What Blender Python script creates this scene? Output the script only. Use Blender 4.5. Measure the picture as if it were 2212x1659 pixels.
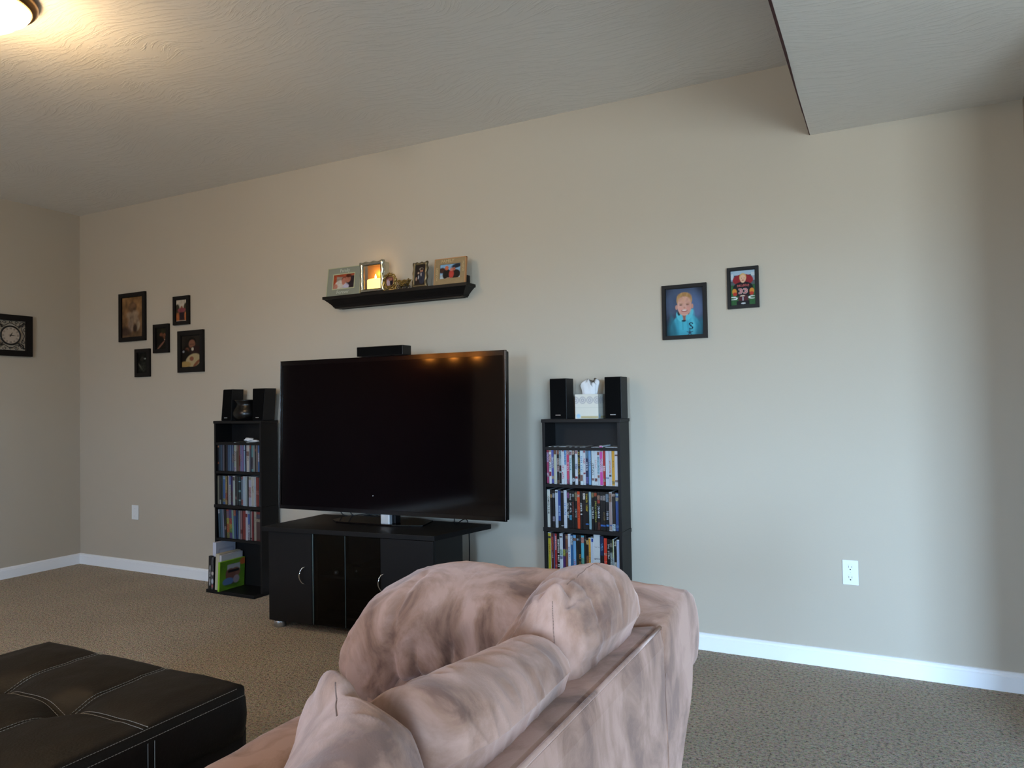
import bpy, math, random
import numpy as np
from mathutils import Vector, Matrix, noise as mnoise
from mathutils.bvhtree import BVHTree
R = math.radians
for o in list(bpy.data.objects): bpy.data.objects.remove(o)
SC = bpy.context.scene
COL = SC.collection
# ------------------------------------------------------------------ camera
CAM = (5.66692, -3.55931, 1.20090)
cam = bpy.data.objects.new('camera', bpy.data.cameras.new('camera')); COL.objects.link(cam)
cam.data.sensor_width = 36.0; cam.data.lens = 1575.42 / 2212 * 36.0
cam.data.clip_start = 0.02; cam.data.clip_end = 60
yaw, pit, rol = 0.47505, 0.02553, -0.01724
fw = Vector((-math.sin(yaw)*math.cos(pit), math.cos(yaw)*math.cos(pit), math.sin(pit)))
r0 = Vector((math.cos(yaw), math.sin(yaw), 0)); u0 = r0.cross(fw)
rr = r0*math.cos(rol)+u0*math.sin(rol); uu = -r0*math.sin(rol)+u0*math.cos(rol)
cam.matrix_world = Matrix(((rr.x, uu.x, -fw.x, CAM[0]), (rr.y, uu.y, -fw.y, CAM[1]), (rr.z, uu.z, -fw.z, CAM[2]), (0, 0, 0, 1)))
SC.camera = cam
# ------------------------------------------------------------------ exposure, world, lights
SC.view_settings.view_transform = 'Standard'; SC.view_settings.look = 'None'
SC.view_settings.exposure = 0.0; SC.view_settings.gamma = 1.0; SC.view_settings.use_curve_mapping = False
W = bpy.data.worlds.new('world'); SC.world = W; W.use_nodes = True
bg = W.node_tree.nodes['Background']; WN, WL = W.node_tree.nodes, W.node_tree.links
wt = WN.new('ShaderNodeTexCoord'); ws = WN.new('ShaderNodeSeparateXYZ'); wr_ = WN.new('ShaderNodeValToRGB')
WL.new(wt.outputs['Generated'], ws.inputs[0]); wm = WN.new('ShaderNodeMapRange'); wm.inputs[1].default_value = -1; wm.inputs[2].default_value = 1
WL.new(ws.outputs['Z'], wm.inputs[0]); WL.new(wm.outputs[0], wr_.inputs[0]); WL.new(wr_.outputs[0], bg.inputs[0])
we = wr_.color_ramp.elements                      # open sky over lawn and pavement
we[0].position = .485; we[0].color = (.27, .32, .34, 1); we[1].position = .515; we[1].color = (.47, .72, 1.0, 1)
wz = we.new(.8); wz.color = (.38, .62, 1.0, 1)
bg.inputs[1].default_value = 74.0
def portal(name, loc, rot, sx, sy):
    d = bpy.data.lights.new(name, 'AREA'); d.shape = 'RECTANGLE'; d.size = sx; d.size_y = sy; d.cycles.is_portal = True
    o = bpy.data.objects.new(name, d); COL.objects.link(o); o.location = loc; o.rotation_euler = rot
portal('patio_daylight', (7.95, -6.02, 1.05), (R(90), 0, 0), 2.1, 2.1)
portal('side_fill_portal', (6.42, -6.95, 1.25), (0, R(90), 0), 1.7, 1.7)  # sky portal for the side window added as fill
portal('rear_fill_portal', (4.85, -8.12, 1.45), (R(90), 0, 0), 1.2, 1.3)  # sky portal for the rear window added as fill
# ------------------------------------------------------------------ colour + material helpers
def lin(c):
    return c/12.92 if c <= 0.04045 else ((c+0.055)/1.055)**2.4
def hx(h):
    h = h.lstrip('#')
    if len(h) == 3: h = ''.join(a*2 for a in h)
    return tuple(lin(int(h[i:i+2], 16)/255) for i in (0, 2, 4))
def newmat(name):
    m = bpy.data.materials.new(name); m.use_nodes = True
    return m, m.node_tree.nodes, m.node_tree.links, m.node_tree.nodes['Principled BSDF']
def mat(name, col, rough=0.6, metal=0.0, bump=0, bscale=200, var=0, vscale=8, spec=0.5, coat=0, sheen=0, stretch=None):
    m, N, L, P = newmat(name)
    c = hx(col) if isinstance(col, str) else col
    P.inputs['Base Color'].default_value = (*c, 1); P.inputs['Roughness'].default_value = rough
    P.inputs['Metallic'].default_value = metal; P.inputs['Specular IOR Level'].default_value = spec
    P.inputs['Coat Weight'].default_value = coat; P.inputs['Sheen Weight'].default_value = sheen
    if bump or var:
        tc = N.new('ShaderNodeTexCoord'); mp = N.new('ShaderNodeMapping'); L.new(tc.outputs['Object'], mp.inputs[0])
        if stretch: mp.inputs['Scale'].default_value = stretch
    if var:
        n = N.new('ShaderNodeTexNoise'); n.inputs['Scale'].default_value = vscale; n.inputs['Detail'].default_value = 5
        L.new(mp.outputs[0], n.inputs['Vector'])
        mr = N.new('ShaderNodeMix'); mr.data_type = 'RGBA'
        mr.inputs[6].default_value = (*[x*(1-var) for x in c], 1); mr.inputs[7].default_value = (*[min(1, x*(1+var)) for x in c], 1)
        L.new(n.outputs[0], mr.inputs[0]); L.new(mr.outputs[2], P.inputs['Base Color'])
    if bump:
        n2 = N.new('ShaderNodeTexNoise'); n2.inputs['Scale'].default_value = bscale; n2.inputs['Detail'].default_value = 4
        L.new(mp.outputs[0], n2.inputs['Vector'])
        b = N.new('ShaderNodeBump'); b.inputs['Strength'].default_value = bump; b.inputs['Distance'].default_value = 0.002
        L.new(n2.outputs[0], b.inputs['Height']); L.new(b.outputs[0], P.inputs['Normal'])
    return m
def emis(name, col, s):
    m, N, L, P = newmat(name)
    c = hx(col); P.inputs['Base Color'].default_value = (*c, 1)
    P.inputs['Emission Color'].default_value = (*c, 1); P.inputs['Emission Strength'].default_value = s
    return m
def vcmat(name, rough=0.4, spec=0.5):
    m, N, L, P = newmat(name)
    a = N.new('ShaderNodeAttribute'); a.attribute_name = 'Col'
    L.new(a.outputs['Color'], P.inputs['Base Color']); P.inputs['Roughness'].default_value = rough
    P.inputs['Specular IOR Level'].default_value = spec
    return m
# ------------------------------------------------------------------ object helpers
def wloc(o):
    v = Vector((0, 0, 0))
    while o is not None: v += Vector(o.location); o = o.parent
    return v
def link(name, me, parent=None, mt=None):
    o = bpy.data.objects.new(name, me); COL.objects.link(o)
    if parent is not None: o.parent = parent
    if mt is not None: me.materials.append(mt)
    return o
def mesh(name, vs, fs, mt, parent=None, smooth=False):
    """world-space vertices -> an object under parent"""
    off = wloc(parent) if parent is not None else Vector((0, 0, 0))
    me = bpy.data.meshes.new(name)
    me.from_pydata([(v[0]-off.x, v[1]-off.y, v[2]-off.z) for v in vs], [], fs); me.update()
    if smooth: me.polygons.foreach_set('use_smooth', [True]*len(me.polygons))
    return link(name, me, parent, mt)
def thing(name, label, cat, loc=(0, 0, 0), group=None):
    o = bpy.data.objects.new(name, None); COL.objects.link(o); o.location = loc; o.empty_display_size = 0.05
    return tag(o, label, cat, group)
def tag(o, label, cat, group=None):
    o['label'] = label; o['category'] = cat
    if group: o['group'] = group
    return o
def struct(o): o['kind'] = 'structure'; return o
BOXF = [(0, 3, 2, 1), (4, 5, 6, 7), (0, 1, 5, 4), (1, 2, 6, 5), (2, 3, 7, 6), (3, 0, 4, 7)]
def boxv(x0, x1, y0, y1, z0, z1):
    return [(x0, y0, z0), (x1, y0, z0), (x1, y1, z0), (x0, y1, z0), (x0, y0, z1), (x1, y0, z1), (x1, y1, z1), (x0, y1, z1)]
class MB:
    def __init__(s): s.v = []; s.f = []
    def add(s, vs, fs):
        n = len(s.v); s.v += [tuple(v) for v in vs]; s.f += [tuple(i+n for i in f) for f in fs]; return s
    def box(s, x0, x1, y0, y1, z0, z1, M=None):
        vs = boxv(x0, x1, y0, y1, z0, z1)
        if M is not None: vs = [M @ Vector(v) for v in vs]
        return s.add(vs, BOXF)
    def tube(s, pts, r, n=8, closed=False, cap=True):
        pts = [Vector(p) for p in pts]; m = len(pts); rings = []
        up = Vector((0, 0, 1))
        for i, p in enumerate(pts):
            a = pts[(i-1) % m] if (closed or i > 0) else p; b = pts[(i+1) % m] if (closed or i < m-1) else p
            t = (b-a).normalized()
            ref = up if abs(t.dot(up)) < 0.95 else Vector((1, 0, 0))
            x = t.cross(ref).normalized(); y = t.cross(x)
            ri = r[i] if isinstance(r, (list, tuple)) else r
            rings.append([p + x*math.cos(k*2*math.pi/n)*ri + y*math.sin(k*2*math.pi/n)*ri for k in range(n)])
        vs = [v for rg in rings for v in rg]; fs = []
        for i in range(m if closed else m-1):
            j = (i+1) % m
            for k in range(n): fs.append((i*n+k, i*n+(k+1) % n, j*n+(k+1) % n, j*n+k))
        if cap and not closed: fs.append(tuple(range(n))); fs.append(tuple((m-1)*n+k for k in reversed(range(n))))
        return s.add(vs, fs)
    def lathe(s, prof, c, n=24, axis='z'):
        vs = []; fs = []
        for r, h in prof:
            for k in range(n):
                a = k*2*math.pi/n; x, y = r*math.cos(a), r*math.sin(a)
                if axis == 'z': vs.append((c[0]+x, c[1]+y, c[2]+h))
                elif axis == 'y': vs.append((c[0]+x, c[1]+h, c[2]+y))
                else: vs.append((c[0]+h, c[1]+x, c[2]+y))
        for i in range(len(prof)-1):
            for k in range(n): fs.append((i*n+k, i*n+(k+1) % n, (i+1)*n+(k+1) % n, (i+1)*n+k))
        fs.append(tuple(range(n))); fs.append(tuple((len(prof)-1)*n+k for k in reversed(range(n))))
        return s.add(vs, fs)
    def out(s, name, mt, parent=None, smooth=False, bevel=0):
        o = mesh(name, s.v, s.f, mt, parent, smooth)
        import bmesh
        bm = bmesh.new(); bm.from_mesh(o.data); bmesh.ops.recalc_face_normals(bm, faces=bm.faces)
        if bevel:
            es = [e for e in bm.edges if len(e.link_faces) == 2 and e.calc_face_angle(0) > R(40)]
            bmesh.ops.bevel(bm, geom=es, offset=bevel, segments=2, affect='EDGES', profile=0.6)
        bm.to_mesh(o.data); bm.free()
        return o
def box(name, x0, x1, y0, y1, z0, z1, mt, parent=None, bevel=0.0, M=None):
    return MB().box(x0, x1, y0, y1, z0, z1, M).out(name, mt, parent, bevel=bevel)
def prism(name, prof, a0, a1, axis, mt, parent=None, bevel=0, smooth=False):
    """extrude closed 2-D profile along axis; axis x: prof=(y,z), axis y: prof=(x,z), axis z: prof=(x,y)"""
    n = len(prof); vs = []
    for a in (a0, a1):
        for p in prof:
            vs.append((a, p[0], p[1]) if axis == 'x' else (p[0], a, p[1]) if axis == 'y' else (p[0], p[1], a))
    fs = [tuple(range(n)), tuple(range(2*n-1, n-1, -1))] + [(i, (i+1) % n, n+(i+1) % n, n+i) for i in range(n)]
    return MB().add(vs, fs).out(name, mt, parent, bevel=bevel, smooth=smooth)
def text(name, s, size, M, mt, parent, ext=0.0006, align='CENTER'):
    cu = bpy.data.curves.new(name, 'FONT'); cu.body = s; cu.size = size; cu.extrude = ext; cu.align_x = align; cu.align_y = 'CENTER'
    cu.resolution_u = 2
    t = bpy.data.objects.new('tmp', cu); COL.objects.link(t)
    bpy.context.view_layer.update()
    me = bpy.data.meshes.new_from_object(t.evaluated_get(bpy.context.evaluated_depsgraph_get()))
    bpy.data.objects.remove(t)
    off = wloc(parent) if parent is not None else Vector((0, 0, 0))
    me.transform(Matrix.Translation(-off) @ M)
    me.name = name; me.materials.clear()
    return link(name, me, parent, mt)
FACE_Y = Matrix(((1, 0, 0, 0), (0, 0, -1, 0), (0, 1, 0, 0), (0, 0, 0, 1)))      # text plane facing -y
def T(x, y, z): return Matrix.Translation((x, y, z))
# ------------------------------------------------------------------ painted prints (colour grids on flat meshes)
class Paint:
    def __init__(s, w, h, col):
        s.w, s.h = w, h; s.a = np.zeros((h, w, 3)); s.a[:] = hx(col)
        s.u, s.v = np.meshgrid((np.arange(w)+.5)/w, (np.arange(h)+.5)/h)
    def mix(s, m, col):
        m = np.clip(m, 0, 1)[..., None]; s.a = s.a*(1-m) + np.array(hx(col) if isinstance(col, str) else col)*m; return s
    def E(s, cx, cy, rx, ry, col, rot=0, soft=.12, al=1):
        c, k = math.cos(rot), math.sin(rot); x, y = s.u-cx, s.v-cy
        d = np.sqrt(((x*c+y*k)/rx)**2+((-x*k+y*c)/ry)**2)
        return s.mix(al*np.clip((1-d)/soft+.5, 0, 1), col)
    def B(s, x0, x1, y0, y1, col, al=1):
        return s.mix(al*((s.u >= x0) & (s.u < x1) & (s.v >= y0) & (s.v < y1)).astype(float), col)
    def G(s, y0, y1, col, al=1):
        return s.mix(al*np.clip((s.v-y0)/(y1-y0), 0, 1), col)
    def N(s, amt, seed=0, k=6):
        rs = np.random.RandomState(seed); n = np.zeros((s.h, s.w))
        for o in range(3):
            kk = k*2**o; g = rs.rand(kk+2, kk+2); iy = s.v*kk; ix = s.u*kk
            y0 = iy.astype(int); x0 = ix.astype(int); fy = iy-y0; fx = ix-x0
            n += (g[y0, x0]*(1-fx)*(1-fy)+g[y0, x0+1]*fx*(1-fy)+g[y0+1, x0]*(1-fx)*fy+g[y0+1, x0+1]*fx*fy-.5)/2**o
        s.a = np.clip(s.a*(1+amt*n[..., None]*2), 0, 1); return s
def grid(name, P0, U, V, img, mt, parent, flat=False):
    """quad grid: P0 lower-left corner, U and V edge vectors, img (h,w,3) row 0 at the bottom"""
    img = img*(.55 if mt is m_spine else .8)
    h, w = img.shape[:2]; off = wloc(parent) if parent is not None else Vector((0, 0, 0))
    P0 = np.array(P0)-np.array(off); U = np.array(U, float); V = np.array(V, float)
    j, i = np.meshgrid(np.arange(w+1)/w, np.arange(h+1)/h)
    co = P0+j[..., None]*U+i[..., None]*V; co = co.reshape(-1, 3)
    idx = np.arange((w+1)*(h+1)).reshape(h+1, w+1)
    f = np.stack([idx[:-1, :-1], idx[:-1, 1:], idx[1:, 1:], idx[1:, :-1]], -1).reshape(-1, 4)
    me = bpy.data.meshes.new(name); me.from_pydata(co.tolist(), [], f.tolist())
    if flat:
        ca = me.color_attributes.new('Col', 'FLOAT_COLOR', 'CORNER')
        c = np.repeat(img.reshape(-1, 3), 4, axis=0)
    else:
        ca = me.color_attributes.new('Col', 'FLOAT_COLOR', 'POINT')
        pad = np.pad(img, ((1, 1), (1, 1), (0, 0)), mode='edge')
        c = (pad[:-1, :-1]+pad[1:, :-1]+pad[:-1, 1:]+pad[1:, 1:])/4; c = c.reshape(-1, 3)
    c = np.concatenate([c, np.ones((len(c), 1))], 1)
    ca.data.foreach_set('color', c.ravel().astype(np.float32)); me.update()
    return link(name, me, parent, mt)
FONT = {'A': '757 ', 'X': ''}
_F = """A010101111101101 B110101110101110 C011100100100011 D110101101101110 E111100110100111 F111100110100100 G011100101101011 H101101111101101
I111010010010111 J001001001101010 K101110100110101 L100100100100111 M101111111101101 N101111111111101 O010101101101010 P110101110100100 Q010101101110011 R110101110101101
S011100010001110 T111010010010010 U101101101101111 V101101101101010 W101101111111101 X101101010101101 Y101101010010010 Z111001010100111
0111101101101111 1010110010010111 2110001010100111 3110001010001110 4101101111001001 5111100110001110 6011100111101111 7111001010010010 8111101111101111 9111101111001110 *010111010111010"""
FONT = {t[0]: [[int(c) for c in t[1+3*r:4+3*r]] for r in range(5)] for t in _F.split()}
# ------------------------------------------------------------------ materials
m_ceil, N, L, P = newmat('textured_ceiling_paint')
P.inputs['Base Color'].default_value = (*hx('e2dfda'), 1); P.inputs['Roughness'].default_value = 0.85
tc = N.new('ShaderNodeTexCoord'); dn = N.new('ShaderNodeTexNoise'); dn.inputs['Scale'].default_value = 1.3
vm = N.new('ShaderNodeVectorMath'); vm.operation = 'MULTIPLY_ADD'; vm.inputs[1].default_value = (.5, .5, 0)
L.new(tc.outputs['Object'], dn.inputs['Vector']); L.new(dn.outputs['Color'], vm.inputs[0]); L.new(tc.outputs['Object'], vm.inputs[2])
mp = N.new('ShaderNodeMapping'); mp.inputs['Scale'].default_value = (7, 60, 1); mp.inputs['Rotation'].default_value = (0, 0, R(18)); L.new(vm.outputs[0], mp.inputs[0])
n1 = N.new('ShaderNodeTexNoise'); n1.inputs['Scale'].default_value = 1.2; n1.inputs['Detail'].default_value = 6; n1.inputs['Roughness'].default_value = .7; L.new(mp.outputs[0], n1.inputs['Vector'])
cr = N.new('ShaderNodeValToRGB'); cr.color_ramp.elements[0].position = .5; cr.color_ramp.elements[1].position = .68; L.new(n1.outputs[0], cr.inputs[0])
b = N.new('ShaderNodeBump'); b.inputs['Strength'].default_value = 0.45; b.inputs['Distance'].default_value = 0.006
L.new(cr.outputs[0], b.inputs['Height']); L.new(b.outputs[0], P.inputs['Normal'])
m_wall = mat('beige_wall_paint', 'aea597', .75, bump=.12, bscale=120)
m_maroon = mat('maroon_wall_paint', '3d1518', .7)
m_base = mat('white_trim_paint', 'e6e9ee', .4)
m_carpet, N, L, P = newmat('speckled_tan_carpet')
tc = N.new('ShaderNodeTexCoord')
v1 = N.new('ShaderNodeTexVoronoi'); v1.inputs['Scale'].default_value = 170; L.new(tc.outputs['Object'], v1.inputs['Vector'])
n1 = N.new('ShaderNodeTexNoise'); n1.inputs['Scale'].default_value = 80; n1.inputs['Detail'].default_value = 6; n1.inputs['Roughness'].default_value = .8; L.new(tc.outputs['Object'], n1.inputs['Vector'])
n2 = N.new('ShaderNodeTexNoise'); n2.inputs['Scale'].default_value = 2.5; n2.inputs['Detail'].default_value = 3; L.new(tc.outputs['Object'], n2.inputs['Vector'])
cr = N.new('ShaderNodeValToRGB'); e = cr.color_ramp.elements
e[0].position = .38; e[0].color = (*hx('54463a'), 1); e[1].position = .60; e[1].color = (*hx('f6e6ce'), 1)
x = e.new(.47); x.color = (*hx('dac8b0'), 1); x = e.new(.75); x.color = (*hx('fff2dc'), 1)
L.new(n1.outputs[0], cr.inputs[0])
mx = N.new('ShaderNodeMix'); mx.data_type = 'RGBA'; mx.blend_type = 'MULTIPLY'; mx.inputs[0].default_value = .3
L.new(cr.outputs[0], mx.inputs[6]); L.new(n2.outputs[0], mx.inputs[7]); 
mc = N.new('ShaderNodeMix'); mc.data_type = 'RGBA'; mc.blend_type = 'MULTIPLY'; mc.inputs[0].default_value = .25
L.new(mx.outputs[2], mc.inputs[6]); L.new(v1.outputs['Color'], mc.inputs[7]); L.new(mc.outputs[2], P.inputs['Base Color'])
P.inputs['Roughness'].default_value = 1; P.inputs['Sheen Weight'].default_value = .2; P.inputs['Specular IOR Level'].default_value = .1
ad = N.new('ShaderNodeMath'); ad.operation = 'ADD'; L.new(n1.outputs[0], ad.inputs[0]); L.new(v1.outputs['Distance'], ad.inputs[1])
b = N.new('ShaderNodeBump'); b.inputs['Strength'].default_value = 1.0; b.inputs['Distance'].default_value = .012; L.new(ad.outputs[0], b.inputs['Height']); L.new(b.outputs[0], P.inputs['Normal'])
m_blk = mat('black_laminate', '0c0c0e', .5, spec=.28, var=.25, vscale=30, bump=.05, bscale=300, stretch=(1, 1, 12))
m_blkp = mat('black_plastic', '0a0a0c', .4, spec=.3)
m_cloth = mat('black_speaker_cloth', '060607', .95, spec=.1, bump=.6, bscale=900)
m_screen = mat('television_glass', '020203', .07, spec=.4)
m_gloss = mat('gloss_black_bezel', '050506', .12)
m_chrome = mat('chrome', 'd8dade', .12, metal=1)
m_alu = mat('brushed_aluminium', 'c4ccd4', .3, metal=1)
m_frame = mat('black_picture_frame', '0b090a', .5, spec=.25)
m_print = vcmat('photo_print', .4, .12)
m_spine = vcmat('printed_spine', .35)
m_paper = vcmat('printed_card', .6)
m_white = mat('white_plastic', 'd9dde0', .4)
m_glass, N, L, P = newmat('clear_glass')
tr = N.new('ShaderNodeBsdfTransparent'); gl = N.new('ShaderNodeBsdfGlossy'); gl.inputs['Roughness'].default_value = .03
fr = N.new('ShaderNodeFresnel'); fr.inputs[0].default_value = 1.45; ms = N.new('ShaderNodeMixShader')
L.new(fr.outputs[0], ms.inputs[0]); L.new(tr.outputs[0], ms.inputs[1]); L.new(gl.outputs[0], ms.inputs[2]); L.new(ms.outputs[0], N['Material Output'].inputs[0])
m_smoke, N, L, P = newmat('smoked_glass')
tr = N.new('ShaderNodeBsdfTransparent'); tr.inputs[0].default_value = (.5, .5, .5, 1); gl = N.new('ShaderNodeBsdfGlossy'); gl.inputs['Roughness'].default_value = .05
fr = N.new('ShaderNodeFresnel'); fr.inputs[0].default_value = 1.3; ms = N.new('ShaderNodeMixShader')
L.new(fr.outputs[0], ms.inputs[0]); L.new(tr.outputs[0], ms.inputs[1]); L.new(gl.outputs[0], ms.inputs[2]); L.new(ms.outputs[0], N['Material Output'].inputs[0])
# microfibre with brushed nap patches
def suede(name, c1, c2, c3):
    m, N, L, P = newmat(name)
    tc = N.new('ShaderNodeTexCoord'); mp = N.new('ShaderNodeMapping'); mp.inputs['Rotation'].default_value = (.5, .4, .6); mp.inputs['Scale'].default_value = (1.2, 1.3, .85)
    L.new(tc.outputs['Object'], mp.inputs[0])
    n = N.new('ShaderNodeTexNoise'); n.inputs['Scale'].default_value = 6.5; n.inputs['Detail'].default_value = 7; n.inputs['Roughness'].default_value = .6; n.inputs['Distortion'].default_value = .6
    L.new(mp.outputs[0], n.inputs['Vector'])
    cr = N.new('ShaderNodeValToRGB'); e = cr.color_ramp.elements
    e[0].position = .38; e[0].color = (*hx(c1), 1); e[1].position = .60; e[1].color = (*hx(c3), 1); x = e.new(.47); x.color = (*hx(c2), 1)
    L.new(n.outputs[0], cr.inputs[0])
    L.new(cr.outputs[0], P.inputs['Base Color']); P.inputs['Roughness'].default_value = .95; P.inputs['Specular IOR Level'].default_value = .15
    P.inputs['Sheen Weight'].default_value = .5; P.inputs['Sheen Roughness'].default_value = .5; P.inputs['Sheen Tint'].default_value = (1, .76, .70, 1)
    f = N.new('ShaderNodeTexNoise'); f.inputs['Scale'].default_value = 350; f.inputs['Detail'].default_value = 3; L.new(tc.outputs['Object'], f.inputs['Vector'])
    b = N.new('ShaderNodeBump'); b.inputs['Strength'].default_value = .25; b.inputs['Distance'].default_value = .001
    L.new(f.outputs[0], b.inputs['Height']); L.new(b.outputs[0], P.inputs['Normal'])
    return m
m_suede = suede('mauve_brown_microfibre', '6e5145', '92705f', 'b08d7f')
m_leather = mat('dark_brown_leather', '17120f', .5, spec=.2, bump=.35, bscale=160, var=.15, vscale=6)
m_thread = mat('pale_stitching_thread', '8d8982', .8)
m_dthread = mat('seam_thread', '80655a', .9)
# ------------------------------------------------------------------ room shell
H = 2.74; SX = 5.3855; SZ = 2.396; XR = 6.186; YF = -8.0; YS = -.85; XE = 9.1; YD = -5.9; XD = 6.3
def wallbox(name, *a, mt=None):
    return struct(box(name, *a, mt or m_wall))
struct(box('floor', -.12, XE+.12, YF-.12, .12, -.1, 0, m_carpet))
wallbox('wall_back', -.12, XR+.12, 0, .12, 0, H)
o = MB().box(-.12, 0, -3.3, 0, 0, H).out('wall_left', m_wall); struct(o)
o = MB().box(-.12, 0, YF, -3.3, 0, H).out('wall_left_accent', m_maroon); struct(o)
o = MB().box(XR, XR+.12, YS, 0, 0, SZ).box(XR+.12, XE+.12, YS, YS+.12, 0, SZ).out('wall_right', m_wall); struct(o)
o = MB().box(XE, XE+.12, YD, YS, 0, SZ).out('wall_side', m_wall); struct(o)
o = MB().box(-.12, 4.25, YF-.12, YF, 0, H).box(4.25, 5.45, YF-.12, YF, 0, .8).box(4.25, 5.45, YF-.12, YF, 2.1, H).box(5.45, XD+.12, YF-.12, YF, 0, H).box(XD, XD+.12, YF, -7.8, 0, SZ).box(XD, XD+.12, -7.8, -6.1, 0, .4).box(XD, XD+.12, -7.8, -6.1, 2.1, SZ).box(XD, XD+.12, -6.1, YD, 0, SZ).box(XD+.12, 6.9, YD-.12, YD, 0, SZ).box(6.9, 9.0, YD-.12, YD, 2.1, SZ).box(9.0, XE+.12, YD-.12, YD, 0, SZ).out('wall_front', m_wall); struct(o)
struct(box('ceiling', -.12, SX+.05, YF-.12, .12, H, H+.1, m_ceil))
struct(box('ceiling_soffit', SX, XE+.12, YF-.12, .12, SZ, H+.1, m_ceil))
# maroon paint edge along the soffit corner (painted face plus the thin lap under its edge)
o = MB().box(SX-.004, SX, YF, 0, SZ, H).out('soffit_face', m_maroon); struct(o)
o = prism('trim_1', [(SX-.0045, -.30), (SX-.0045, YF), (SX+.001, YF), (SX+.004, -.9), (SX-.003, -.30)], SZ-.004, SZ+.001, 'z', m_maroon); struct(o)
def baseboard(name, axis, a0, a1, s):
    pr = [(0, 0), (.014, 0), (.014, .060), (.011, .064), (.011, .072), (.006, .078), (0, .080)]
    if axis == 'x': return struct(prism(name, [(-p[0], p[1]) for p in pr], a0, a1, 'x', m_base))
    return struct(prism(name, [(s[0]+s[1]*p[0], p[1]) for p in pr], a0, a1, 'y', m_base))
baseboard('baseboard_back', 'x', 0, XR, None)
baseboard('baseboard_left', 'y', YF, -.0, (0, 1))
baseboard('baseboard_right', 'y', YS, 0, (XR, -1))
# patio door in the right wall
d = thing('door_1', 'd', 'd', (7.95, YD-.06, 0)); del d['label'], d['category']; struct(d)
for x0, x1 in ((6.93, 7.98), (7.92, 8.97)):
    yy = YD-.10 if x0 < 7.5 else YD-.06
    q = MB().box(x0, x0+.06, yy, yy+.035, .03, 2.07).box(x1-.06, x1, yy, yy+.035, .03, 2.07).box(x0+.06, x1-.06, yy, yy+.035, .03, .10).box(x0+.06, x1-.06, yy, yy+.035, 2.01, 2.07).out('door_panel', m_white, d)
    box('door_pane', x0+.06, x1-.06, yy+.014, yy+.02, .10, 2.01, m_glass, q)
MB().box(6.9, 9.0, YD-.12, YD, 0, .03).box(6.9, 6.93, YD-.12, YD, .03, 2.1).box(8.97, 9.0, YD-.12, YD, .03, 2.1).box(6.93, 8.97, YD-.12, YD, 2.07, 2.1).out('door_frame', m_white, d)
d = thing('fill_window_1', 'w', 'w', (XD+.06, -6.95, .4)); del d['label'], d['category']; struct(d)  # unseen window, added to throw daylight on the left wall
q0, q1 = XD+.04, XD+.10
MB().box(q0, q1, -7.8, -6.1, .4, .45).box(q0, q1, -7.8, -6.1, 2.05, 2.1).box(q0, q1, -7.8, -7.75, .45, 2.05).box(q0, q1, -6.15, -6.1, .45, 2.05).box(q0, q1, -6.97, -6.93, .45, 2.05).out('window_frame', m_white, d)
box('window_pane', q0+.02, q0+.026, -7.75, -6.15, .45, 2.05, m_glass, d)
d = thing('fill_window_2', 'w', 'w', (4.85, YF-.06, .8)); del d['label'], d['category']; struct(d)  # unseen rear window, added as daylight fill for the left side
q0, q1 = YF-.10, YF-.04
MB().box(4.25, 5.45, q0, q1, .8, .85).box(4.25, 5.45, q0, q1, 2.05, 2.1).box(4.25, 4.30, q0, q1, .85, 2.05).box(5.40, 5.45, q0, q1, .85, 2.05).box(4.30, 5.40, q0, q1, 1.43, 1.47).out('window_frame', m_white, d)
box('window_pane', 4.30, 5.40, q0+.02, q0+.026, .85, 2.05, m_glass, d)
# ------------------------------------------------------------------ ceiling lamp
m_bronze = mat('aged_bronze', '8a6a45', .3, metal=1)
m_domeglow = emis('lit_frosted_glass', 'ffd9a0', 14.0)
def ceiling_lamp(cx, cy, label, power, col):
    t = thing('ceiling_lamp', label, 'ceiling lamp', (cx, cy, H))
    MB().lathe([(.06, 0), (.165, 0), (.172, -.012), (.170, -.028), (.160, -.040), (.150, -.044), (.148, -.03), (.06, -.02)], (cx, cy, H), 48).out('rim', m_bronze, t, True)
    MB().lathe([(.148, -.036), (.146, -.050), (.135, -.066), (.118, -.076), (.110, -.084), (.098, -.098), (.075, -.114), (.045, -.124), (.015, -.128), (.001, -.1285)], (cx, cy, H), 48).out('glass_bowl', m_domeglow, t, True)
    MB().lathe([(.004, -.128), (.012, -.131), (.013, -.138), (.007, -.146), (.001, -.148)], (cx, cy, H), 16).out('finial', m_bronze, t, True)
    ld = bpy.data.lights.new('lamp_bulb', 'POINT'); ld.energy = power; ld.color = col; ld.shadow_soft_size = .12
    lo = bpy.data.objects.new('lamp_bulb', ld); COL.objects.link(lo); lo.location = (cx, cy, H-.24)
ceiling_lamp(2.74, -2.08, 'lit frosted glass ceiling lamp with bronze rim above the ottoman', 20, (1, .70, .38))
ceiling_lamp(2.2, -5.2, 'unseen fill lamp added behind the camera, shaped like the ceiling lamp', 78, (1, .90, .78))  # added fill lamp out of view, a copy of the fixture above the ottoman
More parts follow.
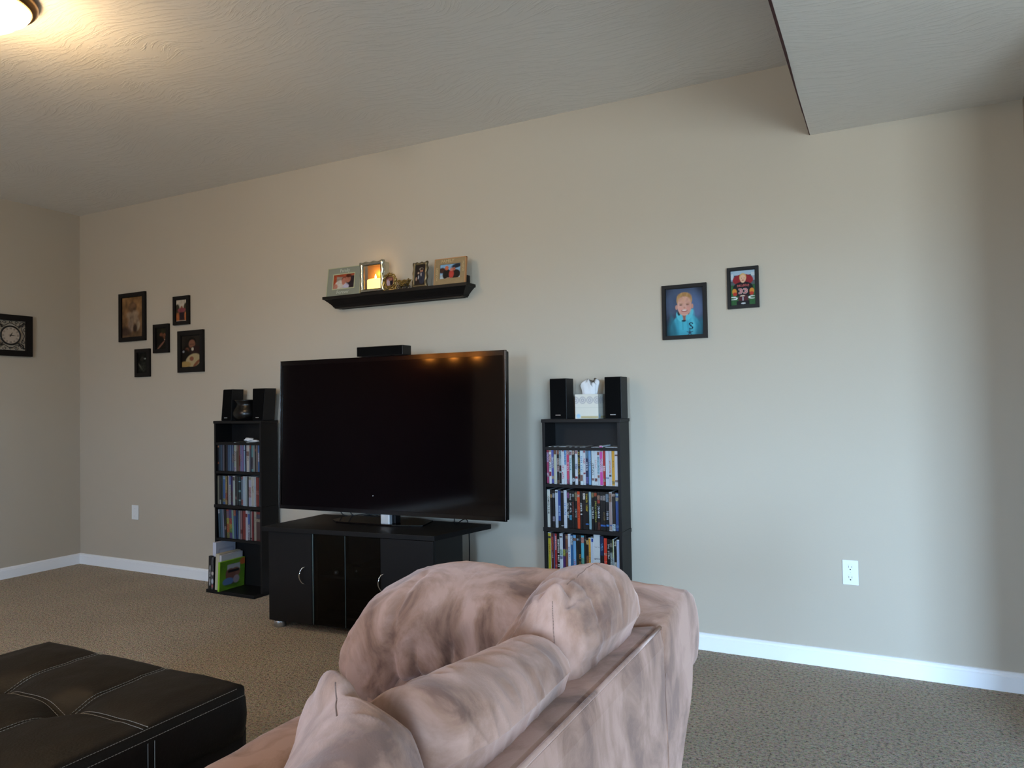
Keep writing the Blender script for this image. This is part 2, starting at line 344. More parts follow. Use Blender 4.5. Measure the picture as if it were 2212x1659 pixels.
# kitchen pendants at the far end of the room (seen mirrored in the television)
m_pend = emis('lit_amber_glass', 'ff9a3c', 160.0)
for k, (x, z) in enumerate(((.17, 2.22), (.56, 2.215), (.93, 2.21))):
    t = thing('pendant_lamp', ('amber glass pendant lamp nearest the maroon wall', 'amber glass pendant lamp, middle of the row of three', 'amber glass pendant lamp farthest from the maroon wall')[k], 'lamp', (x, -6.2, H), 'pendant lamps over the far end')
    MB().tube([(x, -6.2, H), (x, -6.2, z+.05)], .003, 6).out('cord', m_blkp, t)
    MB().lathe([(.006, .05), (.015, .04), (.025, .0), (.02, -.02), (.005, -.03)], (x, -6.2, z), 16).out('lamp_shade', m_pend, t, True)
    MB().lathe([(.001, 0), (.05, -.002), (.05, -.02), (.001, -.022)], (x, -6.2, H), 16).out('canopy', m_blkp, t)
# ------------------------------------------------------------------ lofted upholstery
def spl(pts, n, closed=True):
    pts = [np.array(p, float) for p in pts]; m = len(pts); out = []
    segs = m if closed else m-1
    for k in range(n):
        s = k*segs/n if closed else k*segs/(n-1); i = min(int(s), segs-1); f = s-i
        if closed: p = [pts[(i+j) % m] for j in (-1, 0, 1, 2)]
        else: p = [pts[min(max(i+j, 0), m-1)] for j in (-1, 0, 1, 2)]
        out.append(.5*((2*p[1])+(-p[0]+p[2])*f+(2*p[0]-5*p[1]+4*p[2]-p[3])*f*f+(-p[0]+3*p[1]-3*p[2]+p[3])*f**3))
    return np.array(out)
def loft(name, stations, mt, parent, nu=56, nv=72, cap=.5, power=2.6, amp=.006, fscale=5, seed=0, wr=None):
    """stations: list of rings of equal count (world xyz control points); smooth closed surface through them."""
    st = np.array([[list(p) for p in s] for s in stations], float)
    rings = np.array([spl(s, nv) for s in st])                       # stations x nv x 3
    along = np.array([spl(rings[:, k], nu, closed=False) for k in range(nv)])  # nv x nu x 3
    g = along.transpose(1, 0, 2)                                     # nu x nv x 3
    c = g.mean(1, keepdims=True)
    # rounded ends: extra rings shrinking to a point, pushed outward
    def capr(end):
        ring = g[0] if end == 0 else g[-1]; nx = g[1] if end == 0 else g[-2]
        cc = ring.mean(0); dirv = cc-nx.mean(0); dirv /= np.linalg.norm(dirv); out = []
        K = 9
        for k in range(1, K+1):
            a = k/K*math.pi/2; s = max(math.cos(a), .001)**(2/power); h = math.sin(a)**(2/power)
            out.append(cc+(ring-cc)*s+dirv*h*cap)
        return out
    rl = list(reversed(capr(0)))+[g[i] for i in range(len(g))]+capr(1)
    G = np.array(rl); n = len(G)
    # outward wrinkles
    cen = G.mean(1, keepdims=True); nrm = G-cen; nrm /= np.maximum(np.linalg.norm(nrm, axis=2, keepdims=True), 1e-6)
    V = G.reshape(-1, 3); Nn = nrm.reshape(-1, 3); D = np.zeros(len(V))
    for i, p in enumerate(V):
        q = Vector((p[0]*fscale+seed, p[1]*fscale, p[2]*fscale))
        D[i] = amp*mnoise.fractal(q, 1.0, 2.0, 4)
        rn = mnoise.noise(Vector((p[0]*9+seed, p[1]*26+p[2]*9, p[2]*12-p[0]*8))); D[i] += .0035*(1-abs(rn)*2)**3 if abs(rn) < .5 else 0
        if wr: D[i] += wr(p)
    V = V+Nn*D[:, None]
    fs = [(i*nv+k, i*nv+(k+1) % nv, (i+1)*nv+(k+1) % nv, (i+1)*nv+k) for i in range(n-1) for k in range(nv)]
    fs += [tuple(range(nv)), tuple((n-1)*nv+k for k in reversed(range(nv)))]
    return MB().add(V.tolist(), fs).out(name, mt, parent, smooth=True)
def seam_on(o, pts, parent, r=.0011, name='seam', dash=False, n=40):
    off = wloc(parent); bv = BVHTree.FromPolygons([v.co for v in o.data.vertices], [tuple(p.vertices) for p in o.data.polygons])
    q = MB(); P_ = []
    for p in spl(pts, n, False):
        c, nn, _, _ = bv.find_nearest(Vector(p)-off); P_.append(c+off)
    if dash:
        for a, b_ in zip(P_[:-1:1], P_[1::1]): q.tube([a, a+(b_-a)*.6], r, 5)
    else: q.tube(P_, r, 6)
    return q.out(name, m_dthread, parent, True)
# ------------------------------------------------------------------ sofa
sofa = thing('sofa', 'mauve brown microfibre sofa seen from behind, rolled arms and loose back cushions', 'sofa', (4.85, -2.65, 0))
# seat platform and cushions
box('seat_base', 4.45, 5.05, -3.40, -2.10, .06, .30, m_suede, sofa, bevel=.02)
def rbx(x0, x1, y0, y1, z0, z1, **k):
    def ring(y, s=1): 
        xm, zm = (x0+x1)/2, (z0+z1)/2; a, b_ = (x1-x0)/2*s, (z1-z0)/2*s
        return [(xm+a*cx, y, zm+b_*cz) for cx, cz in ((-1, -.55), (-1, .5), (-.86, .96), (-.3, 1.06), (.4, 1.04), (.95, .9), (1, 0), (.92, -.95), (0, -1), (-.9, -.97))]
    e = .03
    return loft('seat_cushion', [ring(y0+e, .98), ring(y0+(y1-y0)*.33), ring(y0+(y1-y0)*.66), ring(y1-e, .98)], m_suede, sofa, nu=26, nv=48, cap=e, power=3.5, **k)
rbx(4.37, 5.02, -2.76, -2.13, .28, .47, seed=3)
rbx(4.37, 5.02, -3.40, -2.77, .28, .47, seed=7)
# back frame: outer panel with rounded top rail
prism('back_frame', [(5.02, .06), (5.02, .66), (5.10, .70), (5.18, .733), (5.232, .742), (5.246, .735), (5.252, .705), (5.256, .45), (5.252, .06)], -3.40, -2.10, 'y', m_suede, sofa, bevel=.004)
MB().tube([(5.244, -3.40, .741), (5.246, -2.8, .743), (5.246, -2.3, .742), (5.244, -2.10, .740)], .004, 8).out('back_welt', m_suede, sofa, True)
# arms
def arm(sgn, yc, parent):
    """rolled arm running along x; sgn +1: outer side towards +y"""
    path = [(5.232, .655), (5.05, .662), (4.85, .662), (4.72, .655), (4.62, .638), (4.53, .585), (4.475, .51), (4.46, .45)]
    st = []
    for i, (x, z) in enumerate(path):
        a = path[max(i-1, 0)]; b_ = path[min(i+1, len(path)-1)]
        t = Vector((b_[0]-a[0], 0, b_[1]-a[1])).normalized(); nz = Vector((t.z, 0, -t.x)); nz = nz if nz.z > 0 or i > 4 else nz
        if nz.z < 0 or (i > 4 and nz.x > 0): nz = -nz
        th = (.105, .118, .122, .124, .13, .135, .12, .09)[i]; w = (.165, .178, .19, .20, .205, .20, .185, .15)[i]
        pr = [(-1, -.2), (-.97, .35), (-.78, .78), (-.35, 1.0), (.15, 1.02), (.6, .80), (.93, .30), (1.05, -.30), (.96, -.72), (.72, -.78), (.3, -.72), (-.5, -.72), (-.92, -.66)]
        st.append([(x+nz.x*v*th, yc+sgn*u*w, z+nz.z*v*th) for u, v in pr])
    def wr(p):
        # vertical gathers on the inner face and a soft dip along the top
        d = 0
        if (p[1]-yc)*sgn < -.05 and p[0] < 4.75:
            q = p[0]*1.0+.12*p[2]
            d -= .010*max(0, math.sin(q*38+1.2*math.sin(p[2]*5)))**6
        d -= .010*math.exp(-((p[0]-4.78)/.07)**2)*(1 if p[2] > .6 else .3)
        if (p[1]-yc)*sgn < -.10:
            for xc, z1, dp in ((4.838, .70, .010), (4.750, .69, .014), (4.663, .66, .012), (4.602, .61, .009), (4.545, .56, .007)):
                f = max(0, min(1, (z1-p[2])/.06)); d -= dp*f*math.exp(-((p[0]-xc-.12*(p[2]-.6)**2*4-.02*(p[2]-.6))/.009)**2)
        return d
    loft('arm_roll', st, m_suede, parent, nu=190, nv=84, cap=.018, power=4.5, amp=.007, fscale=6, seed=11*sgn, wr=wr)
    s = sgn
    prof = [(yc-.165*s, .03), (yc-.17*s, .55), (yc-.1*s, .66), (yc+.05*s, .66), (yc+.080*s, .60), (yc+.078*s, .55), (yc+.05*s, .50), (yc+.01*s, .46), (yc-.02*s, .42), (yc-.045*s, .36), (yc-.06*s, .03)]
    prof = [tuple(q) for q in spl(prof, 60)]
    prism('arm_panel', prof, 4.50, 5.247, 'x', m_suede, parent, bevel=0, smooth=False)
arm(1, -1.93, sofa); arm(-1, -3.58, sofa)
MB().tube([(5.246, -2.097, .735), (5.253, -2.097, .5), (5.253, -2.097, .06)], .003, 8).out('back_seam', m_suede, sofa, True)
for (x, y) in ((4.56, -2.04), (5.18, -2.04), (4.56, -3.5), (5.18, -3.5)):
    MB().lathe([(.02, 0), (.028, .06), (.03, .065)], (x, y, 0), 12).out('leg', m_blkp, sofa)
# back cushions: rings in x-z at successive y
def cushion(stations, seed, seam=None, cap=.035, wr=None, amp=.009, skew=0):
    o = loft('back_cushion', [[(x, y+skew*(x-5.0), z) for x, z in prof] for y, prof in stations], m_suede, sofa, nu=84, nv=110, cap=cap, power=2.3, amp=amp, fscale=5, seed=seed, wr=wr)
    if seam: MB().tube([tuple(p) for p in spl(seam, 24, False)], .0022, 6).out('seam', m_dthread, o, True)
    return o
def dots(pts, dx, rad, p): return 0
# far cushion A
def wC(p):
    rt = math.sqrt((p[0]-5.035)**2+(p[1]+2.835)**2+(p[2]-.85)**2)
    return .012*math.exp(-(rt/.030)**2)-.005*math.exp(-((rt-.045)/.014)**2)
def wA(p):
    rt = math.sqrt((p[0]-5.149)**2+(p[1]+2.408)**2+(p[2]-.874)**2); tuft = .015*math.exp(-(rt/.016)**4)-.009*math.exp(-((rt-.033)/.009)**2)
    a = math.atan2(p[2]-.84, p[0]-5.06); d = tuft-.006*max(0, math.sin(a*17+p[1]*6))**4*math.exp(-((p[1]+2.40)/.10)**2)
    return d-.006*max(0, math.sin(p[1]*60+p[0]*25))**6*math.exp(-((p[2]-.86)/.05)**2)
LOWP = [(4.96, .56), (5.0, .48), (5.12, .51)]
ca = cushion([(-2.40, [(5.192, .74), (5.205, .79), (5.192, .848), (5.155, .878), (5.11, .86), (5.06, .785), (4.99, .67)]+LOWP),
         (-2.32, [(5.20, .74), (5.215, .79), (5.200, .862), (5.15, .888), (5.085, .862), (5.02, .772), (4.94, .65), (4.92, .54), (4.99, .47), (5.12, .50)]),
         (-2.22, [(5.205, .74), (5.224, .79), (5.207, .860), (5.150, .886), (5.07, .852), (4.99, .747), (4.91, .63), (4.90, .53), (4.98, .465), (5.12, .50)]),
         (-2.16, [(5.20, .74), (5.218, .785), (5.198, .835), (5.145, .858), (5.07, .828), (5.0, .735), (4.93, .63), (4.91, .53), (4.99, .465), (5.12, .50)]),
         (-2.125, [(5.19, .74), (5.205, .775), (5.18, .815), (5.13, .83), (5.07, .80), (5.01, .72), (4.96, .63)]+LOWP)], 1, wr=wA, cap=.03,
        seam=None)
# middle cushion B
cb_ = cushion([(-2.775, [(5.185, .74), (5.20, .775), (5.185, .825), (5.14, .845), (5.07, .82), (4.99, .755), (4.93, .66), (4.91, .54), (4.98, .47), (5.12, .50)]),
         (-2.72, [(5.195, .74), (5.21, .775), (5.19, .825), (5.135, .842), (5.055, .805), (4.97, .735), (4.89, .64), (4.88, .53), (4.97, .465), (5.12, .50)]),
         (-2.58, [(5.195, .74), (5.21, .775), (5.185, .815), (5.13, .828), (5.045, .788), (4.96, .715), (4.89, .62), (4.88, .52), (4.97, .465), (5.12, .50)]),
         (-2.47, [(5.19, .74), (5.20, .77), (5.175, .805), (5.125, .815), (5.05, .778), (4.97, .71), (4.91, .62), (4.90, .52), (4.98, .465), (5.12, .50)])], 5, amp=.006)
# near cushion C, slumped, its upturned corner towards the seat
cc_ = cushion([(-3.30, [(5.19, .73), (5.20, .75), (5.18, .775), (5.13, .785), (5.07, .77), (5.0, .72), (4.94, .64), (4.92, .54), (4.98, .47), (5.12, .50)]),
         (-3.12, [(5.20, .735), (5.212, .76), (5.19, .795), (5.135, .805), (5.07, .785), (4.99, .725), (4.92, .64), (4.90, .53), (4.97, .465), (5.12, .50)]),
         (-2.98, [(5.20, .74), (5.212, .77), (5.19, .81), (5.145, .825), (5.09, .80), (5.02, .74), (4.95, .65), (4.90, .53), (4.97, .465), (5.12, .50)]),
         (-2.88, [(5.20, .74), (5.208, .775), (5.185, .828), (5.135, .85), (5.068, .83), (5.01, .775), (4.95, .67), (4.90, .54), (4.98, .47), (5.12, .50)]),
         (-2.83, [(5.185, .74), (5.195, .78), (5.165, .825), (5.10, .842), (5.025, .848), (4.97, .79), (4.93, .68)]+LOWP)], 9, cap=.03, amp=.006, skew=-.22, wr=wC)
seam_on(ca, [(5.149, -2.42, .862), (5.1516, -2.424, .8376), (5.154, -2.43, .8157), (5.156, -2.43, .7932), (5.152, -2.435, .765)], sofa, dash=True)
seam_on(ca, [(5.155, -2.37, .90), (5.160, -2.30, .90), (5.162, -2.22, .90), (5.16, -2.15, .88)], sofa, dash=True, r=.0008)
seam_on(cc_, [(5.050, -2.85, .855), (5.062, -2.865, .85), (5.078, -2.885, .848), (5.098, -2.905, .846)], sofa, dash=True)

# ------------------------------------------------------------------ ottoman
OX0, OX1, OY0, OY1, OZ = 3.13, 4.065, -3.02, -2.065, .43
ott = thing('ottoman', 'dark brown leather storage ottoman with stitched tufted top', 'ottoman', ((OX0+OX1)/2, (OY0+OY1)/2, 0))
box('body', OX0+.008, OX1-.008, OY0+.008, OY1-.008, .03, .33, m_leather, ott, bevel=.02)
bx = [(OX0+OX1)/2-.155, (OX0+OX1)/2+.155]; by = [(OY0+OY1)/2-.155, (OY0+OY1)/2+.17]
bx = [3.42, 3.735]; by = [-2.70, -2.385]
def oh(x, y):
    z = OZ
    e = min(x-OX0, OX1-x, y-OY0, OY1-y)
    z += .012*min(1, max(e, 0)/.1)
    fe = .25+.75*min(1, max(e, 0)/.12)
    for a in bx: z -= fe*(.007*math.exp(-((x-a)/.012)**2)+.010*math.exp(-((x-a)/.055)**2))
    for a in by: z -= fe*(.007*math.exp(-((y-a)/.012)**2)+.010*math.exp(-((y-a)/.055)**2))
    for a in bx:
        for b_ in by: z -= .022*math.exp(-((x-a)**2+(y-b_)**2)/.0035)
    return z + .003*mnoise.fractal(Vector((x*7, y*7, 0)), 1, 2, 3)
n = 90; vs = []; fs = []
def edge(s): return s
for i in range(n+1):
    for j in range(n+1):
        x = OX0+(OX1-OX0)*i/n; y = OY0+(OY1-OY0)*j/n
        z = oh(x, y); e = min(x-OX0, OX1-x, y-OY0, OY1-y)
        if e < .03: z -= (.03-e)**2/.03*.8
        # round the corners in plan
        dx = min(x-OX0, OX1-x); dy = min(y-OY0, OY1-y)
        if dx < .05 and dy < .05:
            q = math.hypot(.05-dx, .05-dy)
            if q > .05:
                k = .05/q; sx = 1 if x > (OX0+OX1)/2 else -1; sy = 1 if y > (OY0+OY1)/2 else -1
                x -= sx*(.05-dx)*(1-k); y -= sy*(.05-dy)*(1-k); z -= .006
        vs.append((x, y, z))
idx = lambda i, j: i*(n+1)+j
for i in range(n):
    for j in range(n): fs.append((idx(i, j), idx(i+1, j), idx(i+1, j+1), idx(i, j+1)))
ring = [idx(i, 0) for i in range(n)]+[idx(n, j) for j in range(n)]+[idx(i, n) for i in range(n, 0, -1)]+[idx(0, j) for j in range(n, 0, -1)]
last = ring
for lv, (dz, gr) in enumerate(((.03, .003), (.07, .006), (.10, .004), (.125, -.002))):
    new = []
    for q in ring:
        x, y, z = vs[q]; cx, cy = x-(OX0+OX1)/2, y-(OY0+OY1)/2; l = math.hypot(cx, cy)
        new.append(len(vs)); vs.append((x+cx/l*gr, y+cy/l*gr, OZ-.01-dz+ .002*math.sin(x*31+y*27)))
    m = len(ring)
    for k in range(m): fs.append((last[k], last[(k+1) % m], new[(k+1) % m], new[k]))
    last = new
fs.append(tuple(last))
MB().add(vs, fs).out('lid', m_leather, ott, smooth=True)
st = MB()
def stitch(pts):
    """dashes along a polyline"""
    P_ = [Vector(p) for p in pts]; acc = 0
    for a, b_ in zip(P_[:-1], P_[1:]):
        st.tube([a, a+(b_-a)*.72], .0009, 4, cap=False)
for a in bx:
    for s in (-.007, .007): stitch([(a+s, OY0+.012+(OY1-OY0-.024)*k/110, oh(a+s, OY0+.012+(OY1-OY0-.024)*k/110)+.0015) for k in range(111)])
for b_ in by:
    for s in (-.007, .007): stitch([(OX0+.012+(OX1-OX0-.024)*k/110, b_+s, oh(OX0+.012+(OX1-OX0-.024)*k/110, b_+s)+.0015) for k in range(111)])
for s, dz in ((.004, -.014), (-.012, -.002)):
    x1 = OX1+s; y1 = OY1+s; x0 = OX0-s; y0 = OY0-s; z = OZ-.013+dz if s > 0 else OZ-.004
    zz = OZ-.022 if s > 0 else OZ-.004
    for A_, B_ in (((x1, y0+.05), (x1, y1-.03)), ((x0, y0+.05), (x0, y1-.05))):
        stitch([(A_[0]+(B_[0]-A_[0])*k/110, A_[1]+(B_[1]-A_[1])*k/110, zz) for k in range(111)])
for a in by:   # seams running down the sides
    for s in (-.009, .009): stitch([(OX1+.0065, a+s, OZ-.03-.36*k/40*.35) for k in range(41)]); stitch([(OX1-.006, a+s, .32-.25*k/40) for k in range(41)])
st.out('stitching', m_thread, ott)['kind'] = 'stuff'
for a in bx:
    for b_ in by: MB().lathe([(.001, .006), (.012, .004), (.014, 0), (.012, -.002)], (a, b_, oh(a, b_)), 14).out('button', m_leather, ott, True)
for (x, y) in ((OX0+.06, OY0+.06), (OX1-.06, OY0+.06), (OX0+.06, OY1-.06), (OX1-.06, OY1-.06)):
    box('foot', x-.025, x+.025, y-.025, y+.025, 0, .03, m_blkp, ott)
# ------------------------------------------------------------------ television stand
A0 = Vector((2.63, -.60, 0)); ang = R(4.205)
MS = Matrix.Translation(A0) @ Matrix.Rotation(ang, 4, 'Z')
cab = thing('television_stand', 'black laminate television stand with smoked glass doors in the middle', 'cabinet', (3.14, -.42, 0))
def cb(name, *a, mt=m_blk, parent=cab, bevel=.0015): return box(name, *a, mt, parent, bevel=bevel, M=MS)
prism('top_panel', [(2.615, -.64), (3.665, -.532), (3.755, -.115), (2.63, -.16)], .525, .55, 'z', m_blk, cab, bevel=.002)
cb('bottom_panel', .012, 1.02, .01, .30, .035, .06)
cb('side_panel', .0, .018, .012, .31, .035, .525)
cb('side_panel', 1.012, 1.03, .012, .31, .035, .525)
cb('divider_panel', .292, .308, .02, .30, .06, .525)
cb('divider_panel', .704, .72, .02, .30, .06, .525)
cb('back_panel', .0, 1.03, .30, .308, .035, .525)
for x0, x1, hx_ in ((.002, .290, .240), (.722, 1.028, .735)):
    dd = cb('door', x0, x1, -.006, .012, .04, .522)
    pts = [MS @ Vector((hx_+(.010 if k in (0, 12) else -.012*math.sin(math.pi*k/12)), -.008-.024*math.sin(math.pi*k/12)**.6, .252+.093*k/12)) for k in range(13)]
    MB().tube(pts, .0032, 8).out('handle', m_chrome, dd, True)
cb('shelf', .308, .704, .03, .295, .285, .300)
m_edge = mat('ground_glass_edge', '5f7278', .25, metal=.6)
for x0, x1 in ((.294, .500), (.503, .718)):
    dg = cb('glass_door', x0+.004, x1, -.004, .001, .045, .52, mt=m_smoke, bevel=0)
    cb('edge_strip', x0 if x0 < .4 else x0-.001, x0+.006 if x0 < .4 else x0+.0015, -.005, .002, .045, .52, mt=m_edge, parent=dg, bevel=0)
for zz in (.18, .215, .25, .33, .365, .40):
    for xx in (.310,): MB().lathe([(.003, 0), (.003, .003)], MS @ Vector((xx+.02, .29, zz)), 8, 'y').out('shelf_pin', m_chrome, cab)
for x, y in ((.045, .03), (.985, .03), (.045, .27), (.985, .27)):
    q = MS @ Vector((x, y, 0)); MB().lathe([(.03, 0), (.032, .004), (.032, .032), (.03, .036)], q, 24).out('foot', m_alu, cab, True)
# small game box and set-top box behind the glass
t = thing('set_top_box', 'slim black set-top box on the middle shelf behind the glass', 'electronics', tuple(MS @ Vector((.60, .16, .30))))
box('case', .50, .69, .08, .27, .300, .345, m_blkp, t, bevel=.003, M=MS); MB().lathe([(.006, 0), (.006, .003)], MS @ Vector((.515, .078, .322)), 12, 'y').out('power_button', m_alu, t)
t = thing('disc_player', 'black disc player on the cabinet floor behind the glass', 'electronics', tuple(MS @ Vector((.50, .16, .06))))
box('case', .33, .68, .07, .27, .0605, .11, m_blkp, t, bevel=.003, M=MS); box('display', .46, .54, .068, .071, .075, .09, m_smoke, t, M=MS)
t = MB().lathe([(.001, .02), (.011, .018), (.013, .009), (.011, .002), (.001, 0)], MS @ Vector((.40, .06, .3005)), 16).out('dial_knob', m_alu, None, True); tag(t, 'small round silver gadget on the shelf behind the left glass door', 'gadget')
# ------------------------------------------------------------------ television
TL, TR_, BL, BR = Vector((2.5165, -.385, 1.4655)), Vector((3.981, -.335, 1.4655)), Vector((2.5127, -.410, .6125)), Vector((3.980, -.360, .6125))
tv = thing('television', 'large black flat screen television on the stand, switched off', 'television', (3.25, -.37, .55))
ux = (TR_-TL).normalized(); uz = (TL-BL).normalized(); uy = uz.cross(ux); uz = ux.cross(uy)   # uy points away from viewer
if uy.y < 0: uy = -uy
MT = Matrix(((ux.x, uy.x, uz.x, BL.x), (ux.y, uy.y, uz.y, BL.y), (ux.z, uy.z, uz.z, BL.z), (0, 0, 0, 1)))
WT, HT = (TR_-TL).length, (TL-BL).length
def tb(name, *a, mt=m_gloss, parent=tv, bevel=.0): return box(name, *a, mt, parent, bevel=bevel, M=MT)
tb('rear_housing', .004, WT-.004, .012, .045, .004, HT-.004, mt=m_blkp, bevel=.006)
fr_ = MB()
for a in ((0, WT, 0, .012, 0, .022), (0, WT, 0, .012, HT-.026, HT), (0, .016, 0, .012, .022, HT-.026), (WT-.016, WT, 0, .012, .022, HT-.026)): fr_.box(*a, M=MT)
fr_.out('bezel', m_gloss, tv)
tb('screen', .016, WT-.016, .004, .012, .022, HT-.026, mt=m_screen)
m_trim = mat('clear_acrylic_trim', '8d949c', .15, metal=.8)
for x0 in (.002, WT-.005): tb('trim_strip', x0, x0+.003, -.0015, .001, .003, HT-.003, mt=m_trim)
tb('indicator_light', .66, .664, .001, .003, .095, .099, mt=m_white)
# stand: chrome neck on a black glass base plate
prism('base_plate', [(2.86, -.345), (2.93, -.40), (3.30, -.385), (3.46, -.33), (3.42, -.17), (3.30, -.13), (2.96, -.15), (2.86, -.22)], .5505, .560, 'z', m_gloss, tv, bevel=.002)
box('neck', 3.222, 3.280, -.380, -.352, .560, .618, mat('satin_silver', 'e4ecf2', .4, metal=.6), tv, bevel=.004)
box('neck_support', 3.205, 3.297, -.348, -.30, .560, .75, m_blkp, tv, bevel=.004)
# center speaker on top of the set
sp = thing('center_speaker', 'black centre speaker lying on top of the television', 'speaker', (3.24, -.36, 1.466))
zt = 1.4665
box('cabinet', 3.085, 3.385, -.392, -.31, zt, zt+.052, m_blkp, sp, bevel=.003, M=T(3.235, -.35, 0) @ Matrix.Rotation(R(2), 4, 'Z') @ T(-3.235, .35, 0))
box('grille', 3.092, 3.378, -.397, -.391, zt+.003, zt+.049, m_cloth, sp, bevel=.002, M=T(3.235, -.35, 0) @ Matrix.Rotation(R(2), 4, 'Z') @ T(-3.235, .35, 0))
# cords dangling behind the set
for k, pts in enumerate(([(2.78, -.24, .68), (2.80, -.22, .60), (2.84, -.20, .556), (3.0, -.12, .556), (3.1, -.10, .4)], [(2.83, -.24, .68), (2.86, -.21, .60), (2.90, -.19, .556), (3.05, -.12, .556), (3.2, -.10, .4)], [(3.57, -.2, .70), (3.575, -.19, .62), (3.575, -.19, .553), (3.6, -.10, .553), (3.6, -.09, .3)])):
    o = MB().tube([tuple(q) for q in spl(pts, 24, False)], .003, 6).out('power_cord', m_blkp, None, True)
    tag(o, ('black cord hanging left of the television neck, outermost one', 'black cord hanging left of the television neck, inner one', 'black cord hanging under the right half of the television')[k], 'cord')
# ------------------------------------------------------------------ DVD towers
SHZ = (.346, .5645, .7845, .9725)    # top faces of the shelves (row floors; last = gap floor)
def tower(x0, x1, label, base):
    t = thing('dvd_tower', label, 'shelf unit', ((x0+x1)/2, -.10, 0), 'pair of black DVD towers')
    yb, yf = -.03, -.17
    for xa, xb in ((x0, x0+.015), (x1-.015, x1)): box('side_panel', xa, xb, yf, yb, .02, 1.096, m_blk, t, bevel=.001)
    box('top_panel', x0-.004, x1+.004, yf-.004, yb, 1.096, 1.113, m_blk, t, bevel=.0015)
    box('back_panel', x0+.015, x1-.015, yb-.006, yb, .02, 1.096, m_blk, t)
    for i, z in enumerate(SHZ):
        if i == 1: box('shelf', x0-.003, x1+.003, yf-.003, yb-.001, z-.020, z, m_blk, t, bevel=.0015)
        else: box('shelf', x0+.015, x1-.015, yf+.002, yb-.006, z-.016, z, m_blk, t, bevel=.001)
    box('base_panel', x0-.018, x1-.010, base, yb, 0, .022, m_blk, t, bevel=.003)
    return t
TLX = (1.703, 2.127); TRX = (4.092, 4.508)
tower(*TLX, 'black DVD tower left of the television, albums on its base', -.228)
tower(*TRX, 'black DVD tower right of the television, half behind the sofa', -.19)
m_case = {}
def casemat(c):
    if c not in m_case: m_case[c] = mat('dvd_case_'+c, c, .3)
    return m_case[c]
ORD = 'first second third fourth fifth sixth seventh eighth ninth tenth eleventh twelfth thirteenth fourteenth fifteenth sixteenth seventeenth eighteenth nineteenth twentieth twenty-first twenty-second twenty-third twenty-fourth twenty-fifth twenty-sixth twenty-seventh twenty-eighth'.split()
READABLE = ('AVATAR', 'CONVICTION', 'SUPER 8', 'HANGOVER', 'HANGOVER PART II', 'BAD')
def spine(w, h, col, bands, title, tcol, t0, seed, glyph):
    nw = max(5, int(round(w/.0022))); nh = 84
    p = Paint(nw, nh, col)
    for a, b_, c in bands: p.B(0, 1, 1-b_, 1-a, c)
    rs = np.random.RandomState(seed)
    if glyph:      # pseudo photo speckle in the bands
        for a, b_, c in bands:
            r0_, r1_ = int((1-b_)*nh), int((1-a)*nh); m = rs.rand(max(r1_-r0_, 0), nw) > .62
            p.a[r0_:r1_][m] = p.a[r0_:r1_][m]*.35
    if title:
        c = np.array(hx(tcol)); y = int(nh*(1-t0)); x0 = max(0, (nw-5)//2)
        st_ = 4
        for ch in title:
            if ch != ' ' and ch in FONT:
                g = FONT[ch] if title in READABLE else (rs.rand(5, 3) > .45).astype(int).tolist()   # unreadable print stays plain marks
                # rotated 90 deg clockwise: reading from top to bottom
                for r_ in range(5):
                    for q in range(3):
                        if g[r_][q]:
                            yy = y-q; xx = x0+4-r_
                            if 0 <= yy < nh and 0 <= xx < nw: p.a[yy, xx] = c
            y -= st_
    p.a[-2:] *= .8; p.a[:2] *= .8
    return p.a
def row(x0, x1, z, items, which, rowname, lean=None):
    tot = sum(i[0] for i in items); x = x0; k = (x1-x0)/tot
    for n_, it in enumerate(items):
        w = it[0]*k; col = it[1]; desc = it[2]; title = it[3] if len(it) > 3 else ''; tc_ = it[4] if len(it) > 4 else '000000'
        t0 = it[5] if len(it) > 5 else .3; bands = it[6] if len(it) > 6 else []; hh = it[7] if len(it) > 7 else .1895
        cc = hx(col); dark = sum(cc) < .9
        yf = -.160+random.Random(n_*7+len(items)).uniform(0, .004); g = .0006
        la = lean(n_) if lean else 0
        M = T(x, 0, z) @ Matrix.Rotation(la, 4, 'Y') @ T(-x, 0, -z)
        t = box('dvd_case', x+g, x+w-g, yf, yf+.118, z+.0005+abs(math.sin(la))*.008, z+hh, casemat('0f0f11' if it[1] < '9' or dark else 'c9d2d8'), None, M=M)
        tag(t, f'{desc} DVD case, {ORD[n_]} from left, {rowname} row, {which} tower', 'DVD case', f'DVD cases, {rowname} row of {which} tower')
        img = spine(w, hh, col, bands, title, tc_, t0, n_+len(items)*3, True)
        P0 = M @ Vector((x+g+.0006, yf-.0006, z+.002)); U = M @ Vector((x+w-g-.0006, yf-.0006, z+.002))-P0; V = M @ Vector((x+g+.0006, yf-.0006, z+hh-.002))-P0
        grid('spine_sleeve', P0, U, V, img, m_spine, t, flat=True)
        x += w
W_, K_ = 'd6dee6', '17171b'
SKN = 'b98a78'
